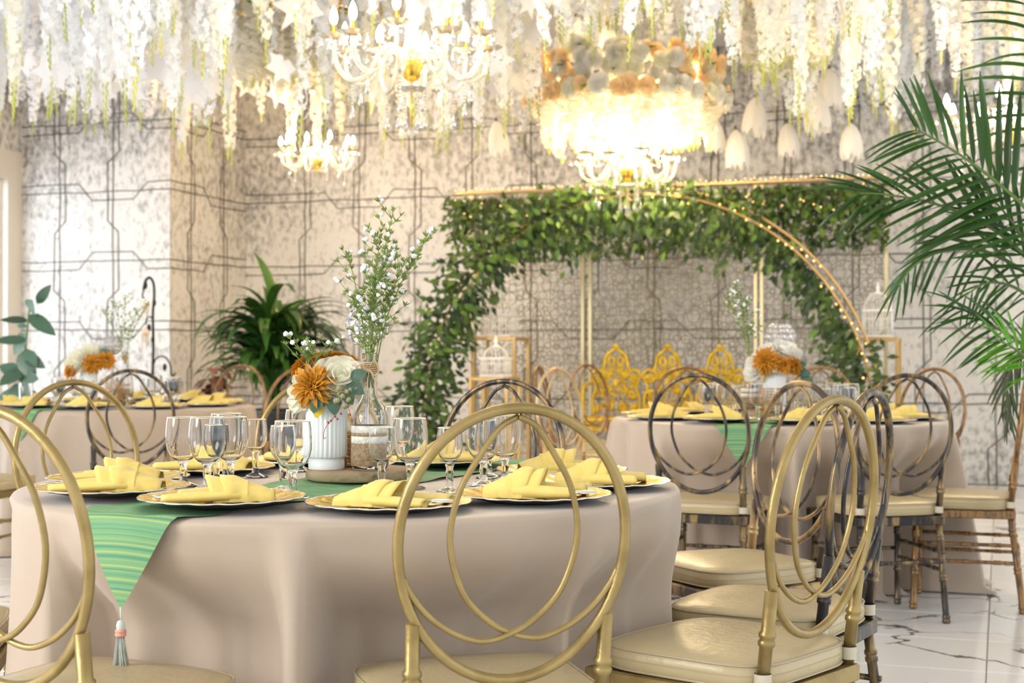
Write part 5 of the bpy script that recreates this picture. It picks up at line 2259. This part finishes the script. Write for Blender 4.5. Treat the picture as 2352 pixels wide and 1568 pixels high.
# ------------------------------------------------------------------ gilded bench
def bench():
    c = P(1528, 900, 10.35)
    t = thing('gilded_bench', 'ornate gilded iron bench with three scrolled medallion backs', 'bench', (c.x, 10.35, 0), -AL * .6)
    w, sz = 1.16, .565
    rnd = random.Random(9)
    for k in range(3):
        cx = (k - 1) * .385
        m = MB()
        y = .20
        fp = [(-.165, sz), (-.175, sz + .12), (-.15, sz + .22), (-.185, sz + .30), (-.14, sz + .345), (-.105, sz + .33), (-.085, sz + .39), (-.075, sz + .44), (-.04, sz + .475), (0, sz + .50)]
        full = fp + [(-x, z) for x, z in fp[::-1][1:]]
        m.tube(catmull([(cx + x, y, z) for x, z in full], 4), .013, 7)
        for sg in (-1, 1):
            m.tube([(cx + sg * .035 + .022 * cos(a), y, sz + .405 + .032 * sin(a)) for a in [2 * pi * q / 14 for q in range(14)]], .013, 6, closed=True)
            for (x0, z0, r0) in ((.13, .27, .036), (.07, .30, .03), (.12, .16, .034), (.06, .20, .03), (.03, .33, .024), (.13, .06, .03), (.05, .07, .034)):
                pts = []
                tw = rnd.choice((-1, 1))
                for q in range(18):
                    a = q * .55 * tw
                    rr = r0 * (1 - q / 20)
                    pts.append((cx + sg * x0 + rr * cos(a) * sg, y - .004, sz + z0 + rr * sin(a)))
                m.tube(pts, .0125, 5)
            for _ in range(9):
                x0, z0, r0 = rnd.uniform(.02, .15), rnd.uniform(.03, .30), rnd.uniform(.018, .03)
                m.tube([(cx + sg * x0 + r0 * (1 - q / 16) * cos(q * .6), y + .006, sz + z0 + r0 * (1 - q / 16) * sin(q * .6)) for q in range(14)], .009, 5)
            for q in range(3):
                x = cx + sg * (.016 + .032 * q)
                m.tube([(x, y, sz + .02), (x, y, sz + .20)], .0055, 5)
        m.tube([(cx + .07 * cos(a), y, sz + .24 + .05 * sin(a)) for a in [2 * pi * q / 18 for q in range(18)]], .009, 6, closed=True)
        m.ball((cx, y - .008, sz + .24), .03, 8, 6, (1, .5, 1.1))
        m.ball((cx, y, sz + .515), .024, 8, 6)
        for q in range(10):
            a = pi * q / 9
            m.ball((cx + .10 * cos(a), y - .006, sz + .30 + .06 * sin(a)), .013, 6, 4)
        m.build('back_panel', BENCH, t)
    MB().bbox((0, 0, sz - .012), (w, .42, .024), .006).build('seat', BENCH, t, smooth=False)
    m = MB()
    for k in range(24):
        x = -w / 2 + .03 + (w - .06) * k / 23
        m.tube([(x + .022 * cos(a), -.2, sz - .055 + .022 * sin(a)) for a in [2 * pi * q / 10 for q in range(10)]], .006, 5, closed=True)
    m.bbox((0, -.2, sz - .085), (w, .014, .012), .003)
    m.build('apron', BENCH, t)
    for sx in (-1, 1):
        for y in (-.185, .19):
            MB().tube(catmull([(sx * (w / 2 - .03), y, sz - .02), (sx * (w / 2 - .02), y * 1.03, .35), (sx * (w / 2 - .045), y, .16), (sx * (w / 2 - .02), y * 1.06, 0)], 5), .016, 8).build('leg', BENCH, t)
        MB().tube(catmull([(sx * (w / 2 - .01), .2, sz + .24), (sx * (w / 2), .05, sz + .24), (sx * (w / 2), -.12, sz + .22), (sx * (w / 2), -.19, sz + .17), (sx * (w / 2 - .01), -.17, sz + .0)], 6), .014, 7).build('armrest', BENCH, t)
    return t


bench()

# ------------------------------------------------------------------ plants
rnd = random.Random(17)


def strap_leaf(l, w, e0, e1, pet=.35, n=10):
    m = MB()
    vs, fs = [], []
    p = Vector((0, 0, 0))
    for i in range(n + 1):
        t = i / n
        e = e0 + (e1 - e0) * t ** 1.3
        hw = .006 if t < pet else max(.003, w / 2 * sin(pi * ((t - pet) / (1 - pet)) ** .8) ** .8)
        s = Vector((1, 0, 0))
        up = Vector((0, -sin(e), cos(e)))
        vs += [p - s * hw + up * hw * .25, p.copy(), p + s * hw + up * hw * .25]
        p = p + Vector((0, cos(e), sin(e))) * (l / n)
    for i in range(n):
        a = i * 3
        fs += [(a, a + 1, a + 4, a + 3), (a + 1, a + 2, a + 5, a + 4)]
    return m.add(vs, fs)


c = P(628, 900, 11.0)
pl = thing('potted_peace_lily', 'large dark green broad-leaved plant in a charcoal pot by the back wall', 'potted plant', (c.x, 11.0, 0))
MB().lathe([(.001, 0), (.13, 0), (.165, .55), (.18, .56), (.18, .60), (.16, .60), (.155, .56), (.001, .555)], 32).build('pot', POT, pl)
MB().lathe([(.001, .57), (.155, .565)], 24).build('soil', SOIL, pl)
SL = [strap_leaf(.70, .078, radians(e0), radians(e1), pt).mesh('leaf', SPATH) for e0, e1, pt in ((84, -20, .25), (78, -55, .25), (70, -75, .2), (55, -80, .2), (86, 25, .3), (62, -30, .22))]
for k in range(250):
    a = rnd.uniform(0, 2 * pi)
    q = rnd.choices(range(6), (4, 5, 5, 4, .8, 4))[0]
    r = rnd.uniform(.0, .06)
    link('leaf', SL[q], pl, (r * cos(a), r * sin(a), rnd.uniform(.62, 1.12)), (rnd.uniform(-.1, .1), rnd.uniform(-.1, .1), a), rnd.uniform(.7, 1.22))
for k in range(7):
    a = rnd.uniform(0, 6.3)
    MB().tube([(.02 * cos(a), .02 * sin(a), .57), (.03 * cos(a), .03 * sin(a), .9)], .008, 6).build('stalk', PALMSTEM, pl)

c = P(490, 890, 9.9)
cp = thing('copper_plant', 'small plant with copper and green leaves beside the left table', 'potted plant', (c.x, 9.9, 0))
MB().lathe([(.001, 0), (.10, 0), (.13, .40), (.14, .41), (.14, .44), (.12, .44), (.001, .42)], 24).build('pot', POT, cp)
MB().tube(catmull([(0, 0, .42), (.01, 0, .6), (-.01, 0, .92)], 4), .012, 7).build('stem', BARK, cp)
RL = leaf_mb(.13, .09, .45, .1, 5, .8).mesh('leaf', REDLEAF)
for k in range(42):
    a, z = rnd.uniform(0, 6.3), rnd.uniform(.55, .95)
    linkm('leaf', RL, cp, TRS((.03 * cos(a), .03 * sin(a), z), orient((cos(a), sin(a), rnd.uniform(-.4, .5))), rnd.uniform(.7, 1.15)))

rb = thing('rubber_plant', 'rubber plant with big blue-green leaves by the left window', 'potted plant', ((60 - CX) / FPX * 9.0, 9.0, 0))
bx0 = (60 - CX) / FPX * 9.0
MB().lathe([(.001, 0), (.13, 0), (.16, .34), (.17, .35), (.17, .38), (.15, .38), (.001, .36)], 28).build('pot', POT, rb)
stp = [Vector((0, 0, .36))] + [P(x, y, 9.0) - Vector((bx0, 9.0, 0)) for x, y in ((50, 900), (56, 840), (60, 780), (66, 720), (70, 690))]
MB().tube(catmull(stp, 5), [.010 - .0002 * k for k in range(26)], 7).build('stem', PALMSTEM, rb)
for px, py, ex, ey, w in [(84, 697, 113, 655, .45), (69, 715, 70, 692, .9), (66, 722, 124, 765, .42), (64, 735, 2, 732, .3), (62, 750, 35, 745, .3), (62, 780, -15, 780, .30), (60, 765, 28, 812, .62), (60, 800, 66, 866, .72), (56, 830, 62, 885, .85), (54, 860, -5, 838, .5), (52, 850, -2, 880, .55), (50, 870, 82, 868, .6), (52, 880, 14, 930, .5), (50, 895, 96, 925, .5), (56, 815, 100, 842, .5), (50, 900, 62, 960, .6), (50, 910, 20, 965, .55), (48, 900, -18, 925, .5)]:
    p, e = P(px, py, 9.0), P(ex, ey, 9.0 + rnd.uniform(-.12, .05))
    d = e - p
    linkm('leaf', leaf_mb(1, w, .12, .10, 6, .75).mesh('leaf', RUBBER), rb, TRS(p - Vector((bx0, 9.0, 0)), orient(d, Vector((rnd.uniform(-.3, .3), -1, .35))), d.length * 1.05))

# black shepherd hook
c = P(350, 800, 10.4)
hk = thing('shepherd_hook', 'tall black iron shepherd hook stand with leaf ornaments beside the left table', 'hook stand', (c.x, 10.4, 0))


def hp(px, py):
    v = P(px, py, 10.4)
    return (v.x - c.x, 0, v.z)


MB().tube(catmull([(0, 0, 0), hp(350, 900), hp(352, 800), hp(351, 720), hp(354, 680), hp(352, 650), hp(343, 637), hp(334, 645), hp(329, 665)], 6), .010, 8).build('pole', IRON, hk)
MB().tube(catmull([hp(331, 655), hp(328, 672), hp(327, 682), hp(331, 684)], 5), .006, 6).build('hook_tip', IRON, hk)
MB().tube(catmull([hp(352, 838), hp(358, 824), hp(370, 818), hp(382, 822), hp(391, 838), hp(393, 856), hp(398, 864), hp(403, 855)], 5), .0065, 6).build('side_hook', IRON, hk)
MB().tube(catmull([hp(351, 745), hp(350, 732), hp(343, 727), hp(337, 732), hp(335, 745)], 5), .006, 6).build('side_hook', IRON, hk)
for px, py in ((354, 695), (351, 780), (334, 655), (378, 843), (342, 752)):
    v = hp(px, py)
    MB().ball(v, .02, 8, 6, (.75, .4, 1.4)).build('leaf_ornament', IRON, hk)
for px, py, lb in ((334, 700, 'upper'), (333, 765, 'lower')):
    v = P(px, py, 10.38)
    o = MB().tube([(0, 0, .055), (0, 0, .03)], .002, 5).build('hanging_ornament', BEIGEORN, None, v)
    tag(o, 'pale beige tasselled ornament hanging on the black hook, %s one' % lb, 'ornament', 'ornaments on the hook')
    MB().lathe([(.004, .035), (.03, .02), (.036, 0), (.03, -.008), (.003, -.01)], 14).build('shell_cap', BEIGEORN, o)
    for k in range(8):
        a = 2 * pi * k / 8
        MB().tube([(.026 * cos(a), .026 * sin(a), 0), (.024 * cos(a), .024 * sin(a), -.06 - .03 * (k % 3))], .004, 5).build('strand', BEIGEORN, o)

# ------------------------------------------------------------------ palm
PD = 4.9
pb = Vector((2.03, 5.0, 0))
pm = thing('areca_palm', 'potted palm with long green feather fronds at the right edge', 'palm', pb)
MB().lathe([(.001, 0), (.12, 0), (.15, .30), (.16, .31), (.16, .34), (.145, .34), (.001, .32)], 28).build('pot', POT, pm)
LFT = []
for bd_, wd in ((.12, .075), (.32, .068), (.6, .062)):
    LFT.append((leaf_mb(1, wd, bd_, .35, 7, .45)))
LF_ME = [m.mesh('leaflet', PALM) for m in LFT]
BRIGHT = mk('bright_palm_leaf', (0.10, 0.30, 0.02), 0.35, objvar=0.25, tr=0.3)
LF_BR = [m.mesh('leaflet', BRIGHT) for m in LFT]
LF_DR = [m.mesh('leaflet', DRY) for m in LFT]
FR = [
    ([(2430, 620), (2400, 540), (2352, 473), (2290, 418), (2225, 368), (2150, 320), (2103, 296)], 19, 245, 130, 46, LF_ME, 'u', .08),
    ([(2420, 700), (2380, 620), (2320, 555), (2250, 508), (2140, 465), (2040, 447), (1975, 442)], 18, 175, 130, 32, LF_ME, 'u', .08),
    ([(2420, 720), (2370, 640), (2300, 592), (2235, 572), (2160, 578), (2100, 610), (2066, 655)], 15, 130, 95, 38, LF_ME, 'd', .18),
    ([(2450, 560), (2430, 400), (2412, 280), (2398, 170), (2380, 70), (2350, -30)], 15, 190, 140, 62, LF_ME, 'l', .1),
    ([(2420, 860), (2360, 800), (2310, 765), (2255, 735), (2200, 700)], 11, 135, 100, 30, LF_ME, 'd', .12),
    ([(2410, 880), (2370, 835), (2330, 800), (2290, 780)], 12, 115, 80, 40, LF_BR, 'u', .05),
    ([(2400, 700), (2375, 620), (2350, 550), (2310, 490), (2265, 440)], 8, 170, 120, 26, LF_ME, 'u', .2),
    ([(2410, 760), (2370, 690), (2320, 655), (2265, 650), (2215, 680)], 9, 120, 90, 40, LF_ME, 'd', .2),
    ([(2400, 780), (2352, 805), (2322, 850), (2312, 910), (2318, 960)], 13, 110, 70, 25, LF_DR, 'd', .1),
]
for fi, (cp_, npair, lmax, lend, ang, mes, mode, jd) in enumerate(FR):
    n_ = len(cp_)
    pts = [P(x, y, PD + .06 * ((fi * 7) % 5 - 2) - .10 * k / (n_ - 1) * (1 if fi != 8 else 0)) - pb for k, (x, y) in enumerate(cp_)]
    dd = PD + .06 * ((fi * 7) % 5 - 2)
    low = [Vector((rnd.uniform(-.05, .05), rnd.uniform(-.05, .05), .33)), pts[0].lerp(Vector((0, 0, .33)), .5) + Vector((.03, 0, 0))]
    path = catmull(low + pts, 6)
    fr_ = MB().tube(path, [.011 - .0085 * k / (len(path) - 1) for k in range(len(path))], 7).build('frond', PALMSTEM if fi != 8 else DRY, pm)
    blade = catmull(pts, 10)
    skip = 8 if fi not in (3, 5) else 4
    m_ = len(blade)
    for k in range(npair):
        u = (skip + (m_ - 1 - skip) * (k / (npair - 1)) ** .92) / (m_ - 1)
        i = min(m_ - 2, int(u * (m_ - 1)))
        p = blade[i]
        tg = (blade[i + 1] - blade[max(0, i - 1)]).normalized()
        view = (p + pb - Vector((0, 0, CAMH))).normalized()
        side = tg.cross(view).normalized()
        w = k / (npair - 1)
        l = (lmax * (.70 + .55 * sin(pi * min(1, w * 1.05)) ** .8) * (1 - w) + lend * w) / FPX * dd
        for sg in (-1, 1):
            if fi == 3 and (side.x * sg) > 0 and rnd.random() < .5:
                continue
            a = radians(ang * (1.25 - .55 * w) + rnd.uniform(-6, 6))
            dv = tg * cos(a) + side * sg * sin(a) + view * rnd.uniform(-jd, jd) - Vector((0, 0, .12 if mode == 'u' else .45 if mode == 'd' else .05))
            upv = -view + Vector((0, 0, .8)) + side * rnd.uniform(-.3, .3)
            b = rnd.choices(range(3), (2, 3, 1) if mode == 'u' else (1, 3, 3))[0]
            linkm('leaflet', mes[b], fr_, TRS(p, orient(dv, upv), l * rnd.uniform(.85, 1.1)))
